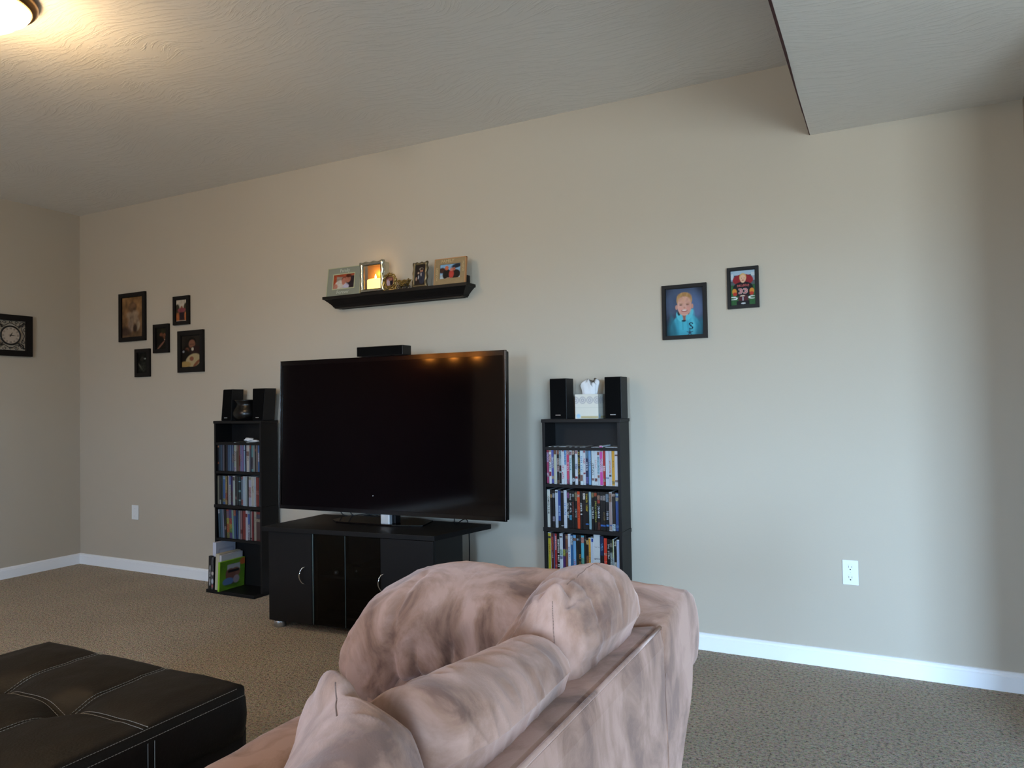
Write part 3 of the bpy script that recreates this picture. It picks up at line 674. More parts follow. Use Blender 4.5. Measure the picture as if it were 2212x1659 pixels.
R1 = [(9, 'a9406a', 'crimson and lilac', '', W_, .3, [(0, .14, 'b02a4a'), (.15, .42, 'b99ac0'), (.72, .82, 'd8b8cc')]),
 (9, 'dfe3ea', 'white and crimson photo', 'ONLY', '101014', .46, [(.03, .14, 'c09a86'), (.2, .42, 'd9a9a8'), (.68, .8, '9c2846')]),
 (9, '5a62ae', 'violet blue', 'OF', 'b4b8d8', .3, [(.27, .58, 'a9aed4'), (.8, .88, 'b8a48e')]),
 (10, 'c9cbb4', 'cream with brown faces', '', K_, .3, [(.02, .2, '7a4a38')]),
 (9, K_, 'black and tan', '', W_, .3, [(.02, .2, '9a6a58'), (.31, .5, 'b5a49e'), (.52, .68, 'b59a98'), (.9, 1, '7a5c44')]),
 (9, '9fb0b6', 'pale grey collage', '', K_, .3, [(.02, .3, '8fa6b2'), (.5, .66, '4a1a22'), (.7, 1, K_)]),
 (9, W_, 'white and red lettered', 'THE WAIT', 'c0485c', .5, [(.05, .12, 'a8606a')]),
 (9, 'cdd9e4', 'white with sky blue top', 'JUST', '4a7cc0', .1, [(.03, .48, '86b4e0')]),
 (10, 'cf4a6c', 'rose pink', 'PARTY', 'f0d4dc', .42, [(.02, .2, 'c9a0a4'), (.86, 1, 'b86480')]),
 (9, 'c4d8de', 'pale teal lettered', 'SPRINGS', '5a9aa4', .3, [(.12, .22, 'a87c88')]),
 (10, '1c2426', 'black with pale face', '', W_, .3, [(.1, .2, 'b8a49a'), (.3, .7, '2c4440'), (.83, .93, 'c8d4e0')]),
 (10, 'd4dce8', 'white and pale blue', '', K_, .3, [(.1, .18, 'a87880'), (.45, .6, 'b4c0dc'), (.78, .84, '983844')]),
 (9, '1a1a1c', 'black with gold lettering', 'MY GREEK LIFE', 'b09a44', .14, [(.84, .92, '8c7060')]),
 (10, 'd0e2ea', 'white with blue lettering', 'BABY STEP', '5a90c4', .25, [(.74, .9, '9a7468')]),
 (9, 'd4d8e0', 'white with small red lettering', 'SEX', 'b85464', .3, [(.1, .14, 'b06a74'), (.68, .72, '9c4a58')]),
 (10, '1e2a52', 'navy', 'STARS', 'dde4f0', .4, [(.02, .3, '7090a8'), (.8, .96, '6a62a0')]),
 (10, '74a6d4', 'sky blue', '', W_, .3, [(.3, .5, '86aed8')]),
 (10, 'd0dce2', 'white with black lettering', 'HITCHED', '202428', .42, [(.82, .88, 'a07c78')]),
 (10, 'd2dae0', 'white with grey emblem', 'MARRY', 'c49aa0', .34, [(.02, .05, '70767c'), (.82, .9, '8c5c58')]),
 (9, 'bcc8d2', 'pale blue with face', '', K_, .3, [(.12, .2, '8a4a3a'), (.25, .7, '9ac4d6'), (.74, .8, '9a6c60')]),
 (11, 'd44ca8', 'bright magenta, tallest', 'BRIDE', 'e6c8dc', .45, [(.1, .14, 'b8a8a0'), (.32, .64, 'd8a4cc')], .196),
 (9, 'b0242a', 'red', 'BAD', 'f0e0e0', .5, [(0, .06, 'c8a8a0'), (.82, .9, 'b89488')]),
 (11, 'cfd6e4', 'white lavender', '', K_, .3, [(.78, .82, '8a9cc0')]),
 (9, 'c8c4cc', 'white with orange lettering', 'BEACHED', 'c47a5c', .35, [(.72, .76, '3c3c44')]),
 (11, 'd8a030', 'gold', 'TAXI', '8c6a20', .35, [(.88, .95, '9a7c34')]),
 (11, 'd4d2d8', 'white with red top', '', K_, .3, [(.02, .08, 'c46c60'), (.18, .22, '6c4c48'), (.85, .9, '8a7a74')])]
R2 = [(10, 'd4d6cc', 'white with black lettering', 'CONVICTION', '3c3c3c', .18),
 (8, K_, 'black with tan face', '', W_, .3, [(.12, .2, 'b09060')]),
 (9, '1a1b20', 'black with two pale figures', '', W_, .3, [(.08, .2, '9aa0ac'), (.72, .84, '8a8698')]),
 (10, 'b8c4d4', 'pale grey blue', '', K_, .3, [(.02, .06, '50545c')]),
 (10, '2c4a94', 'deep blue', 'AVATAR', 'a8c8ec', .42, [(.82, 1, '16201e')]),
 (10, '0e0f12', 'plain black', '', W_, .3, [(.02, .05, 'c0c4c8'), (.94, .96, 'c0c4c8')]),
 (10, 'ccd4e2', 'white with blue lettering', 'SURVIVE', '5c8cc8', .34),
 (8, '121316', 'black with magenta top', 'WILD HOGS', 'c4c8c8', .33, [(.05, .2, '8a4a7c')]),
 (9, '0c0d11', 'black with cyan swirl', 'BOOK OF ELI', 'c8ccd0', .08, [(.66, .78, '4c9cc0')]),
 (9, '161214', 'black with dark red lettering', 'TOMBSTONE', '7c3830', .3, [(.08, .16, '8c9490')]),
 (9, '120f10', 'black with tan portrait', 'CRASH', 'c4d0d4', .48, [(.04, .26, '8c7c5c')]),
 (10, 'd2481e', 'bright orange', 'BIG BLOCK', '8c2410', .3, [(.08, .15, 'c4a098')]),
 (8, '0d0d10', 'black with bold white lettering', 'SUPER 8', 'dde2e4', .32),
 (9, '1c1114', 'maroon black with white tag', '', W_, .3, [(.05, .22, 'd4ccc4')]),
 (11, '14100c', 'black with yellow lettering', 'BULLY TIME', 'd8b830', .06, [(.84, .88, '3c78c4')]),
 (9, '8cacb8', 'pale steel blue', 'SALT', '5c7c88', .3),
 (9, '0c0c0e', 'black with small white lettering', 'SHUTTER', 'c4cccc', .4, [(.02, .14, '8c7c54')]),
 (9, '100e0c', 'black with green gold lettering', 'INDEPENDENCE', '9c9c44', .24, [(.02, .12, 'b8502c')]),
 (10, '14100f', 'black, brown and white', 'PIRATES', 'c8d0dc', .38, [(.08, .2, 'a8806c'), (.22, .3, 'a83828'), (.8, 1, '5c2c24')]),
 (9, '141315', 'black with grey faces', '', W_, .3, [(.1, .22, '8c8080'), (.86, .9, '3c6cc0')]),
 (9, '12110f', 'black with bronze lettering', 'ROCKY', '7c6844', .52, [(.08, .22, '9c908c'), (.86, .9, '3c70c4')]),
 (10, '101117', 'black with grey blue lettering', 'CLASH', 'a4acbc', .5, [(.05, .25, '7c8c9c'), (.85, .89, '4480cc')]),
 (10, 'a4908c', 'dusty pink', '', K_, .3, [(.04, .25, '8c6c58'), (.84, .88, '5c78b8')]),
 (11, '2c2420', 'dark brown with white foot', '', W_, .3, [(.04, .1, 'b89c90'), (.82, 1, 'b8ccd8')]),
 (11, '35508c', 'dusk blue', '', W_, .3, [(.02, .08, '9cc0c4'), (.12, .22, 'b0a890'), (.84, .9, '6c94d0')])]
R3 = [(11, 'c4b424', 'yellow', 'FAMILY', 'a87c20', .3, [(.08, .14, '4c4c34')]),
 (9, '5c2420', 'dark red', 'IRON', 'c4a0a0', .5, [(.1, .45, 'a84434')]),
 (4, '6c6498', 'thin violet', '', W_, .3),
 (8, 'a82c34', 'red with pink lettering', 'HANGOVER', 'e0c0c4', .08, [(.85, .9, 'c4706c')]),
 (8, '0d0d0f', 'black with big white lettering', 'HANGOVER PART II', 'e4e8e8', .16),
 (11, 'cfd8e2', 'white with teal picture', '', K_, .3, [(.06, .1, '4c4440'), (.42, .58, '9cc0b8'), (.6, .68, '7c88b4')]),
 (9, '4c2468', 'purple with lime tag', '', W_, .3, [(0, .38, '1c1838'), (.42, .6, 'a4ac50')]),
 (9, '7c4c38', 'brown', '', W_, .3, [(.05, .12, 'b09878'), (.4, .5, '88847c')]),
 (9, 'd4dcea', 'white with navy lettering', 'THE BOX', '3c4c98', .34),
 (8, '2868a0', 'blue with pale tag', '', W_, .3, [(.04, .27, 'b8c8d8'), (.86, 1, '1c2848')]),
 (11, '74aede', 'light blue with crimson lettering', 'CONAN', 'b0244c', .66, [(.08, .16, '8c6c60')]),
 (8, '14140f', 'black with moss lettering', '', W_, .3, [(.4, .9, '2c2c1c'), (.1, .14, 'a0b8d0')]),
 (8, '100d0b', 'black with amber lettering', 'ELF RAY', 'b4803c', .52, [(.1, .16, '3c4450')]),
 (11, '58b4cc', 'cyan', '', W_, .3, [(.05, .2, 'c08c84'), (.6, .8, '6cb09c')]),
 (6, '1c1a18', 'slim black', '', W_, .3, [(.1, .14, '606468')]),
 (8, '1c120e', 'black brown with blonde face', '', W_, .3, [(.06, .18, 'c4a868'), (.5, .9, '8c5434')], .178),
 (8, 'd89c2c', 'amber', 'MAKERS', '94661c', .4, [], .178),
 (8, 'c4ccd8', 'white with blue top', '', K_, .3, [(0, .1, '2c54b0')], .178),
 (21, 'd3dade', 'extra wide white box set', '', '8c8c94', .3, [(.6, .62, '9ca0a8'), (.3, .31, 'b4b8bc')], .196),
 (13, '162c54', 'navy box with blue script', 'LOST', '6ca4c8', .2, [(.5, 1, '12151c')], .192),
 (11, 'd23a24', 'scarlet', 'FAST', 'f0c4b8', .62, [(.4, .46, 'e0907c')], .184),
 (9, '111216', 'black with narrow white lettering', 'THE POLAR', 'c4c8cc', .14, [], .18),
 (8, '22302c', 'dark green', '', W_, .3, [(.1, .2, '8c8478'), (.36, 1, '9cacb0')], .178),
 (4, 'a8ac5c', 'thin lime', '', W_, .3, [(.5, 1, '98a8ac')], .18),
 (9, '10110e', 'black with cream numerals', '127', 'd8d8c4', .04, [(.62, 1, 'b8bcb4')], .178),
 (10, 'a4b8dc', 'pale periwinkle', '', W_, .3, [], .178)]
def simple(cols): return cols
L1 = [(5, '20242c', 'charcoal with orange spots', '', W_, .3, [(.12, .18, 'b08468'), (.7, .76, '9c6040')]), (5, '2c4458', 'dark teal blue'), (5, '34506c', 'slate blue'), (4, '6c6c7c', 'grey lilac'),
 (4, '3c3440', 'dusky plum'), (5, '14141a', 'black'), (4, '202848', 'navy'), (4, '4c6c90', 'denim blue'), (4, '6484a8', 'steel blue'), (4, '2c4870', 'royal navy'), (4, '7080a4', 'powder blue', '', W_, .3, [(.4, .7, '9c94a0')]),
 (6, 'a4b4ac', 'pale sage', '', W_, .3, [(.3, .65, 'b0a8a8'), (.85, 1, 'c0bcd8')]), (5, '5c5448', 'brown grey', '', W_, .3, [(.1, .3, '9c8c84')]), (4, '74584c', 'tan brown'), (4, '8c5460', 'mauve red', '', W_, .3, [(.45, .8, '8c3c38')]),
 (5, '6878a4', 'lilac blue', '', W_, .3, [(.4, .65, '8c88a4')]), (5, '80689c', 'purple', '', W_, .3, [(.02, .12, 'a4808c')]), (5, '88a4c4', 'pale blue', '', W_, .3, [(.25, .27, '30344c')]), (3, '242c54', 'thin navy'),
 (8, 'c0bcb8', 'wide cream', 'HEROES', '5c4038', .35, [(.3, .45, '8c7068')]), (5, '44485c', 'slate with red patch', '', W_, .3, [(.08, .2, 'a04c44')]), (5, '5c9098', 'teal', '', W_, .3, [(.5, .9, '505060')]), (5, '8c9494', 'grey'),
 (4, '2c2c30', 'black grey', '', W_, .3, [(.2, .3, '8c4c4c')]), (4, '8c7c78', 'beige grey'), (5, '44689c', 'blue over lavender', '', W_, .3, [(.35, .65, 'b0b4cc')]), (3, '5c4830', 'thin olive brown')]
L2 = [(5, '7c7c70', 'olive grey'), (5, '242630', 'dark plum', '', W_, .3, [(.85, 1, 'a8b4b4')]), (4, '2c3834', 'dark green grey'), (7, '3c649c', 'mid blue', '', W_, .3, [(0, .12, '84acd4'), (.8, .9, '8c9470')]),
 (6, '9c8458', 'tan over orange', 'TOYS', '4c3c20', .5, [(0, .25, 'a4945c'), (.6, .85, 'a4583c')]), (4, 'a098a0', 'pale mauve'), (5, '5874b4', 'blue over white', '', W_, .3, [(.3, 1, 'a8b4b8')]), (4, '3c2468', 'deep purple', '', W_, .3, [(.5, .9, '54304c')]),
 (6, 'a8b8b4', 'pale mint', '', W_, .3, [(.02, .14, '585040')]), (5, '1c1a1e', 'black with rosy face', '', W_, .3, [(.7, .8, '8c6464')]), (5, '2c383c', 'dark slate'), (6, '1c3440', 'black with cyan spots', '', W_, .3, [(.16, .19, '8cc0d4'), (.46, .54, '7cb4bc'), (.8, .84, '9cc4c4')]),
 (5, '6c8094', 'steel with red tips', '', W_, .3, [(0, .1, 'a46868'), (.8, .98, 'a46468')]), (6, 'a8bcd0', 'light blue'), (5, 'a4b4b8', 'pale grey blue'), (4, '18181e', 'thin black'),
 (7, 'b0b0c8', 'lavender white', '', W_, .3, [(0, .1, 'b0b4a0'), (.35, .7, 'b09098')]), (7, 'b8b4ac', 'cream', 'DREAM', '585848', .3), (5, 'a0a8b0', 'white grey with blue marks', 'ICE', '5870a0', .3), (8, '7c2c28', 'brick red', '', W_, .3, [(.45, .6, 'a06058')]), (4, '44505c', 'thin slate')]
L3 = [(5, '3c5468', 'slate blue with white tag', '', W_, .3, [(.02, .15, 'c0c4d0')]), (6, '40647c', 'teal blue'), (4, '7c84a0', 'thin grey blue'), (5, '201c20', 'black with white mark', '', W_, .3, [(.6, .7, '8c8480')]),
 (7, '74606c', 'yellow and orange flame', '', W_, .3, [(0, .05, 'b04840'), (.3, .5, 'a8ac50'), (.5, .8, 'b4643c'), (.8, 1, '84844c')]), (7, '4c3c78', 'purple, red and green flame', '', W_, .3, [(.3, .5, 'b04c40'), (.5, .65, 'a89440'), (.65, .8, '6c8c40')]),
 (5, '74a094', 'mint green'), (6, '3c5480', 'dusk blue', '', W_, .3, [(0, .2, 'b06c58')]), (4, '203c70', 'navy'), (5, '7c8c98', 'grey blue'), (5, '8c6c70', 'dusty rose', '', W_, .3, [(.65, .8, '6c2c30')]),
 (8, '7c2c2c', 'dark red'), (5, 'b4b8c4', 'white blue', '', W_, .3, [(.1, .22, '7c2830')]), (6, '48609c', 'blue white', 'SANTA', 'b8bcd0', .5, [(.0, .1, 'a0b4bc'), (.45, 1, '9894a8')]), (4, '908c90', 'grey', '', W_, .3, [(.92, .96, '18181c')]),
 (5, '7c2830', 'wine red'), (6, '9c9488', 'beige', 'XMAS', '6c5c54', .2), (11, '4c3434', 'wide red topped snowman', '', W_, .3, [(0, .08, '8c2c2c'), (.1, .22, '44445c'), (.25, .35, 'a09480'), (.95, 1, '6c2428')])]
random.seed(4)
ex = lambda L: [tuple(list(i)+['']*(0)) for i in L]
row(TRX[0]+.016, TRX[1]-.017, SHZ[2], R1, 'right', 'top')
row(TRX[0]+.016, TRX[1]-.017, SHZ[1], R2, 'right', 'middle')
row(TRX[0]+.016, TRX[1]-.017, SHZ[0], R3, 'right', 'bottom')
row(TLX[0]+.017, TLX[1]-.018, SHZ[2], L1, 'left', 'top')
row(TLX[0]+.017, TLX[1]-.018, SHZ[1], L2, 'left', 'middle')
row(TLX[0]+.027, TLX[1]-.018, SHZ[0], L3, 'left', 'bottom', lean=lambda n_: -R(2.5) if n_ < 9 else 0)
# ------------------------------------------------------------------ things on and in the towers
def speaker(x0, x1, yf, depth, h, label, group, topshift=(0, 0), z=1.1132):
    t = thing('bookshelf_speaker', label, 'speaker', ((x0+x1)/2, yf+depth/2, z), group)
    def sv(x0, x1, y0, y1, z0, z1):
        out = []
        for v in boxv(x0, x1, y0, y1, z0, z1):
            f = (v[2]-z)/h; xm = topshift[0] if v[0] < (x0+x1)/2 else topshift[1]
            out.append((v[0]+xm*f, v[1], v[2]))
        return out
    MB().add(sv(x0, x1, yf+.004, yf+depth, z, z+h), BOXF).out('cabinet', m_spk, t, bevel=.003)
    MB().add(sv(x0+.002, x1-.002, yf, yf+.005, z+.003, z+h-.003), BOXF).out('grille', m_cloth, t, bevel=.002)
    cx = (x0+x1)/2
    box('badge', cx-.014, cx+.014, yf-.0012, yf+.0005, z+.018, z+.022, m_alu, t)
    return t
m_spk = mat('speaker_black_ash', '18191b', .5, spec=.3, bump=.1, bscale=300)
speaker(4.126, 4.218, -.145, .10, .207, 'black bookshelf speaker left of the tissue box, right tower', 'satellite speakers')
speaker(4.423, 4.509, -.145, .10, .207, 'black bookshelf speaker right of the tissue box, right tower', 'satellite speakers')
speaker(1.745, 1.835, -.150, .10, .207, 'black bookshelf speaker left of the dark vase, left tower', 'satellite speakers', (.022, .012))
speaker(2.030, 2.118, -.150, .10, .207, 'black bookshelf speaker right of the dark vase, left tower', 'satellite speakers', (.004, .022))
m_glaze = mat('black_glazed_ceramic', '070708', .28, spec=.4)
o = MB().lathe([(.055, 0), (.075, .004), (.090, .03), (.092, .05), (.083, .075), (.070, .095), (.068, .11), (.080, .128), (.084, .136), (.078, .136), (.064, .11), (.066, .09), (.05, .02), (.001, .012)], (1.925, -.09, 1.1135), 40).out('vase', m_glaze, None, True)
tag(o, 'glossy black waisted ceramic vase between the left tower speakers', 'vase')
# tissue box
TB = (4.268, 4.392, -.150, -.040, 1.1135, 1.237)
t = thing('tissue_box', 'white cube tissue box with ring pattern, between right tower speakers', 'tissue box', (4.33, -.095, 1.1135))
m_card = mat('white_card', 'b8b8b4', .6)
box('carton', TB[0], TB[1], TB[2], TB[3], TB[4], TB[5], m_card, t, bevel=.001)
def tissue_face(w):
    p = Paint(56, 56, 'd8d6cc')
    for k in range(5):
        cx = .02+k*.31-.02*w
        for r_ in (.145, .11, .075, .035): p.E(cx, .76, r_, r_, 'a0a0a8' if r_ in (.145, .075) else 'd8d6d0', soft=.25)
    p.B(.25, 1, .02, .10, 'b8ac80'); p.E(.14, .11, .09, .09, '9cc4e0', soft=.3); p.B(.0, 1, .455, .465, 'c4c4bc')
    return p.a
grid('front_print', (TB[0]+.001, TB[2]-.0006, TB[4]+.001), (TB[1]-TB[0]-.002, 0, 0), (0, 0, TB[5]-TB[4]-.002), tissue_face(0), m_paper, t)
grid('side_print', (TB[1]+.0006, TB[2]+.001, TB[4]+.001), (0, TB[3]-TB[2]-.002, 0), (0, 0, TB[5]-TB[4]-.002), tissue_face(1), m_paper, t)
m_tissue = mat('white_tissue', 'ccced2', .9, bump=.2, bscale=90)
vs = []; fs = []; nu_, nv_ = 40, 16
for j in range(nv_+1):
    f = j/nv_
    for i in range(nu_):
        a = i/nu_*2*math.pi
        r_ = (.040+.006*f)*(1+.16*math.sin(a*5+f*2)*f+.1*math.sin(a*9+1)*f)
        hh = .062*f+.012*f*math.sin(a*3+1)+.010*f*math.sin(a*7)
        if f > .85: r_ *= 1-(f-.85)*2.5
        vs.append((4.327+r_*math.cos(a)*1.0, -.095+r_*math.sin(a)*.45, 1.236+hh))
for j in range(nv_):
    for i in range(nu_): fs.append((j*nu_+i, j*nu_+(i+1) % nu_, (j+1)*nu_+(i+1) % nu_, (j+1)*nu_+i))
fs.append(tuple(nv_*nu_+i for i in range(nu_)))
MB().add(vs, fs).out('tissue', m_tissue, t, True)
# crumpled white thing in the top gap of the left tower
def blob(c, r, seed, n=20, m=14):
    vs = []; fs = []
    for j in range(m+1):
        for i in range(n):
            th = math.pi*j/m; ph = 2*math.pi*i/n; d = Vector((math.sin(th)*math.cos(ph), math.sin(th)*math.sin(ph), math.cos(th)))
            k = 1+.45*mnoise.fractal(d*1.7+Vector((seed, 0, 0)), 1, 2, 3)
            vs.append((c[0]+d.x*r[0]*k, c[1]+d.y*r[1]*k, max(c[2]+d.z*r[2]*k, SHZ[3]+.0005)))
    for j in range(m):
        for i in range(n): fs.append((j*n+i, j*n+(i+1) % n, (j+1)*n+(i+1) % n, (j+1)*n+i))
    return MB().add(vs, fs)
b_ = blob((1.975, -.125, .990), (.035, .022, .013), 2); b_.add(*[(lambda q: (q.v, q.f))(blob((2.02, -.12, .982), (.032, .012, .007), 5))][0])
o = b_.out('crumpled_cloth', m_tissue, None, True); tag(o, 'crumpled white cloth in the top gap of the left tower', 'cloth')
# albums and books standing on the left tower's base, leaning slightly right
def book(name, label, cat, x, t_, y0, y1, h, lean, mt, paintfront=None, paintside=None, spinetext=None, parts=None):
    z0 = .0225; M = T(x, 0, z0) @ Matrix.Rotation(R(lean), 4, 'Y') @ T(-x, 0, -z0)
    zz = z0+math.sin(R(abs(lean)))*t_
    o = box('tmp', x, x+t_, y0, y1, zz, zz+h, mt, None, bevel=.0015, M=M); o.name = name; tag(o, label, cat)
    def g(nm, P0, U, V, img):
        P0 = Vector(P0); a = M @ P0; grid(nm, a, (M @ (P0+Vector(U)))-a, (M @ (P0+Vector(V)))-a, img, m_paper, o)
    if paintfront is not None: g('spine_print', (x+.001, y0-.0008, zz+.002), (t_-.002, 0, 0), (0, 0, h-.004), paintfront)
    if paintside is not None: g('cover_print', (x+t_+.0008, y0+.002, zz+.002), (0, y1-y0-.004, 0), (0, 0, h-.004), paintside)
    return o, M, zz
m_wcase = mat('greyish_white_plastic', 'b9bccb', .4)
m_cream = mat('cream_cover', 'a9a491', .6)
p = Paint(24, 40, 'b4b8c8'); p.B(.14, .9, 0, .86, '8c90a4'); p.B(.18, .86, 0, .83, 'bcc0d0')
book('storage_case', 'greyish white plastic case, tallest at back of left tower base', 'case', 1.720, .030, -.205, -.045, .300, 1.0, m_wcase, paintside=p.a)
p = Paint(8, 60, '101012')
for k in range(24): p.B(.35, .75, .12+k*.025, .12+k*.025+.014, 'e0e0e0' if k not in (8, 9, 17) else '101012')
book('photo_book', 'black book with white vertical lettering, leftmost on the tower base', 'book', 1.704, .026, -.226, -.207, .215, 2, m_blkp, paintfront=p.a)
p = Paint(8, 60, '4c4c50').N(1.2, 3, 8); p.E(.5, .25, .5, .08, 'b8c0cc'); p.E(.5, .5, .5, .06, 'c0b8b4'); p.B(0, 1, .55, .58, '1c1c20'); p.E(.5, .1, .4, .05, 'a86464')
book('picture_book', 'book with black and white photo spine on the tower base', 'book', 1.7305, .022, -.226, -.207, .210, 2, m_blkp, paintfront=p.a)
p = Paint(24, 40, 'a8a496'); p.B(.1, 1, 0, .93, '8c887c'); p.B(.13, 1, 0, .90, 'a09c90'); p.B(.86, 1, 0, .93, '1c2020')
book('cream_album', 'thick cream photo album standing behind the green one', 'album', 1.7620, .034, -.224, -.05, .232, 3, m_cream, paintside=p.a)
book('grey_album', 'thin grey white album between the cream and green albums', 'album', 1.7975, .018, -.224, -.05, .226, 3, mat('pale_grey_cover', 'b0aeb4', .6))
p = Paint(56, 56, '5f8c1c').N(.25, 5, 3); p.E(.5, .52, .27, .36, '5c4440', soft=.05)
p.B(.28, .8, .62, .86, 'a8aab0'); p.E(.62, .55, .20, .17, '8c5c4c'); p.E(.42, .52, .2, .2, '7c5044'); p.B(.33, .76, .58, .66, '18161a'); p.E(.33, .27, .22, .13, '5c7cac'); p.E(.66, .30, .13, .14, 'a09098')
p.E(.92, .88, .13, .12, 'b8602c', soft=.05)
for k in range(3): p.B(.18+.05*k, .82-.06*k, .14-.035*k, .152-.035*k, '2c4410')
book('green_album', 'bright green album with a couple photo on its cover', 'album', 1.8170, .016, -.250, -.045, .188, 3, mat('lime_green_cover', '7cab20', .5), paintside=p.a)
# ------------------------------------------------------------------ picture frames on the walls
def wallframe(x0, x1, z0, z1, bw, label, img, group=None, mt=None, yd=.018):
    t = thing('framed_photo', label, 'picture frame', ((x0+x1)/2, 0, z0), group)
    fr_ = MB(); m = mt or m_frame
    for a in ((x0, x1, z1-bw, z1), (x0, x1, z0, z0+bw), (x0, x0+bw, z0+bw, z1-bw), (x1-bw, x1, z0+bw, z1-bw)):
        fr_.box(a[0], a[1], -yd, -.001, a[2], a[3])
    fr_.out('frame', m, t)
    li = MB()
    for a in ((x0+bw, x1-bw, z1-bw-.003, z1-bw), (x0+bw, x1-bw, z0+bw, z0+bw+.003), (x0+bw, x0+bw+.003, z0+bw, z1-bw), (x1-bw-.003, x1-bw, z0+bw, z1-bw)): li.box(a[0], a[1], -yd+.005, -.004, a[2], a[3])
    li.out('inner_lip', m, t)
    grid('photo', (x0+bw, -.008, z0+bw), (x1-x0-2*bw, 0, 0), (0, 0, z1-z0-2*bw), img, m_print, t)
    return t
# baby portrait
p = Paint(44, 60, '86643f').G(1, .0, '54453a', .6).N(.25, 1, 4)
p.E(.50, .74, .19, .13, '5b4432', soft=.3).E(.5, .78, .16, .06, '6b513b', soft=.5)
for c in ((.35, .55, .14, .08), (.62, .57, .16, .09), (.5, .48, .2, .10), (.42, .36, .14, .10), (.68, .42, .12, .09)): p.E(*c, '96806b', soft=.6, al=.8)
p.E(.42, .28, .12, .14, '8a7666', soft=.5).E(.76, .27, .08, .12, 'a08e78', -.5, soft=.4).E(.62, .22, .1, .1, '3c2c24', soft=.6).E(.15, .15, .25, .12, '44332a', soft=.6).N(.35, 8, 10)
wallframe(.500, .802, 1.709, 2.073, .030, 'largest black framed sepia baby portrait, upper left of the five', p.a, 'family photos on the left of the wall')
p = Paint(30, 50, 'c0b4a4').B(0, 1, 0, .5, '6c4a34').E(.12, .6, .2, .2, '3f3a2c', soft=.3).E(.88, .62, .2, .22, '3f3a2c', soft=.3)
p.E(.5, .64, .09, .07, '8e5a44').E(.5, .52, .36, .10, '84434a').B(.3, .72, .08, .42, '2c2028').E(.15, .2, .14, .2, 'a8623a', soft=.4).E(.86, .22, .12, .2, 'a8623a', soft=.4).B(0, 1, 0, .035, 'c8c0b8').N(.2, 4, 8)
wallframe(1.108, 1.274, 1.798, 2.004, .024, 'small black framed outdoor family photo, upper right of the five', p.a, 'family photos on the left of the wall')
p = Paint(30, 50, '1d1b14').E(.7, .7, .3, .25, '2c2c1c', soft=.7).E(.48, .68, .15, .09, '70442f').E(.78, .66, .12, .08, '7a4c36').E(.72, .55, .13, .12, '6c4430').E(.4, .42, .34, .2, '16120f', soft=.3).E(.42, .18, .42, .05, '7a5444', .5, soft=.4).E(.8, .44, .05, .03, 'b0a090').N(.2, 2, 8)
wallframe(.891, 1.058, 1.607, 1.8165, .026, 'small dark framed photo of a couple, centre of the five', p.a, 'family photos on the left of the wall')
p = Paint(44, 60, '26221d').N(.3, 7, 4).E(.55, .80, .22, .13, '140f0d').E(.55, .73, .17, .13, '7c5340').B(.44, .68, .7, .74, '3c281f', .5)
p.E(.75, .45, .34, .22, '2c1c1c', soft=.2).E(.58, .57, .06, .05, 'bab09c').E(.26, .56, .16, .14, '1a120f').E(.29, .53, .11, .09, '7a4c38').E(.2, .3, .3, .3, '17120f', soft=.4)
p.E(.62, .22, .4, .2, 'aa9974', .15, soft=.12).E(.53, .27, .11, .07, '84503c').E(.2, .10, .3, .09, 'a08450', soft=.3).E(.8, .13, .22, .05, '7c4c34', .5).E(.1, .5, .05, .03, '8c9098')
wallframe(1.155, 1.418, 1.456, 1.752, .034, 'black framed photo of parents with baby, lower right of five', p.a, 'family photos on the left of the wall')
p = Paint(30, 50, '141512').N(.5, 9, 8).E(.45, .7, .2, .1, '2a2a26', soft=.6).E(.7, .7, .1, .04, '8c9490', soft=.6).E(.3, .3, .3, .05, '4c4c44', -.6, soft=.7).E(.6, .3, .25, .2, '30322c', soft=.8).N(.8, 3, 12)
wallframe(.684, .849, 1.439, 1.646, .027, 'small black framed dim grey photo, lowest of the five', p.a, 'family photos on the left of the wall')
# school portrait
p = Paint(100, 128, '363e50').N(.7, 12, 4).E(.3, .8, .4, .3, '55688a', soft=.9, al=.5).E(.8, .6, .3, .3, '6078a4', soft=.9, al=.6).E(.05, .05, .25, .3, '232a3a', soft=.9, al=.7).E(.95, .0, .2, .3, '222a3c', soft=.9, al=.7)
p.E(.52, .06, .42, .40, '45a8c0', soft=.08).E(.16, .0, .14, .34, '2c7488', soft=.5, al=.8).E(.95, .05, .16, .3, '2c7c94', soft=.5, al=.8).E(.3, .12, .05, .3, '2f8ca4', soft=.8, al=.7).E(.72, .2, .05, .3, '59bcd0', soft=.9, al=.6)
p.E(.505, .45, .13, .12, 'ae7f72', soft=.15).E(.48, .40, .10, .09, '8c6358', .0, soft=.3)
p.E(.37, .40, .07, .12, '57b8cc', .6, soft=.1).E(.63, .43, .07, .14, '57b8cc', -.7, soft=.1).E(.345, .47, .03, .05, '24303c', .4).E(.62, .49, .02, .06, '24303c', -.4)
p.E(.50, .74, .205, .165, 'b38a5c', soft=.08).E(.50, .80, .19, .10, 'a47b4c', soft=.3).E(.5, .62, .185, .20, 'd0a092', soft=.08).E(.5, .74, .15, .07, 'd2a090', soft=.5)
p.E(.29, .60, .03, .05, 'bc8878').E(.705, .61, .03, .05, 'bc8878').E(.49, .49, .12, .05, 'c89486', soft=.4)
for ex_ in (.41, .585): p.E(ex_, .645, .040, .014, '5c443c', soft=.5).E(ex_, .672, .05, .008, 'a07c5c', soft=.7)
p.E(.5, .585, .028, .020, 'bc8676', soft=.7).E(.5, .525, .085, .028, '8c4448', soft=.3).E(.5, .532, .065, .014, 'ead8d0', soft=.4)
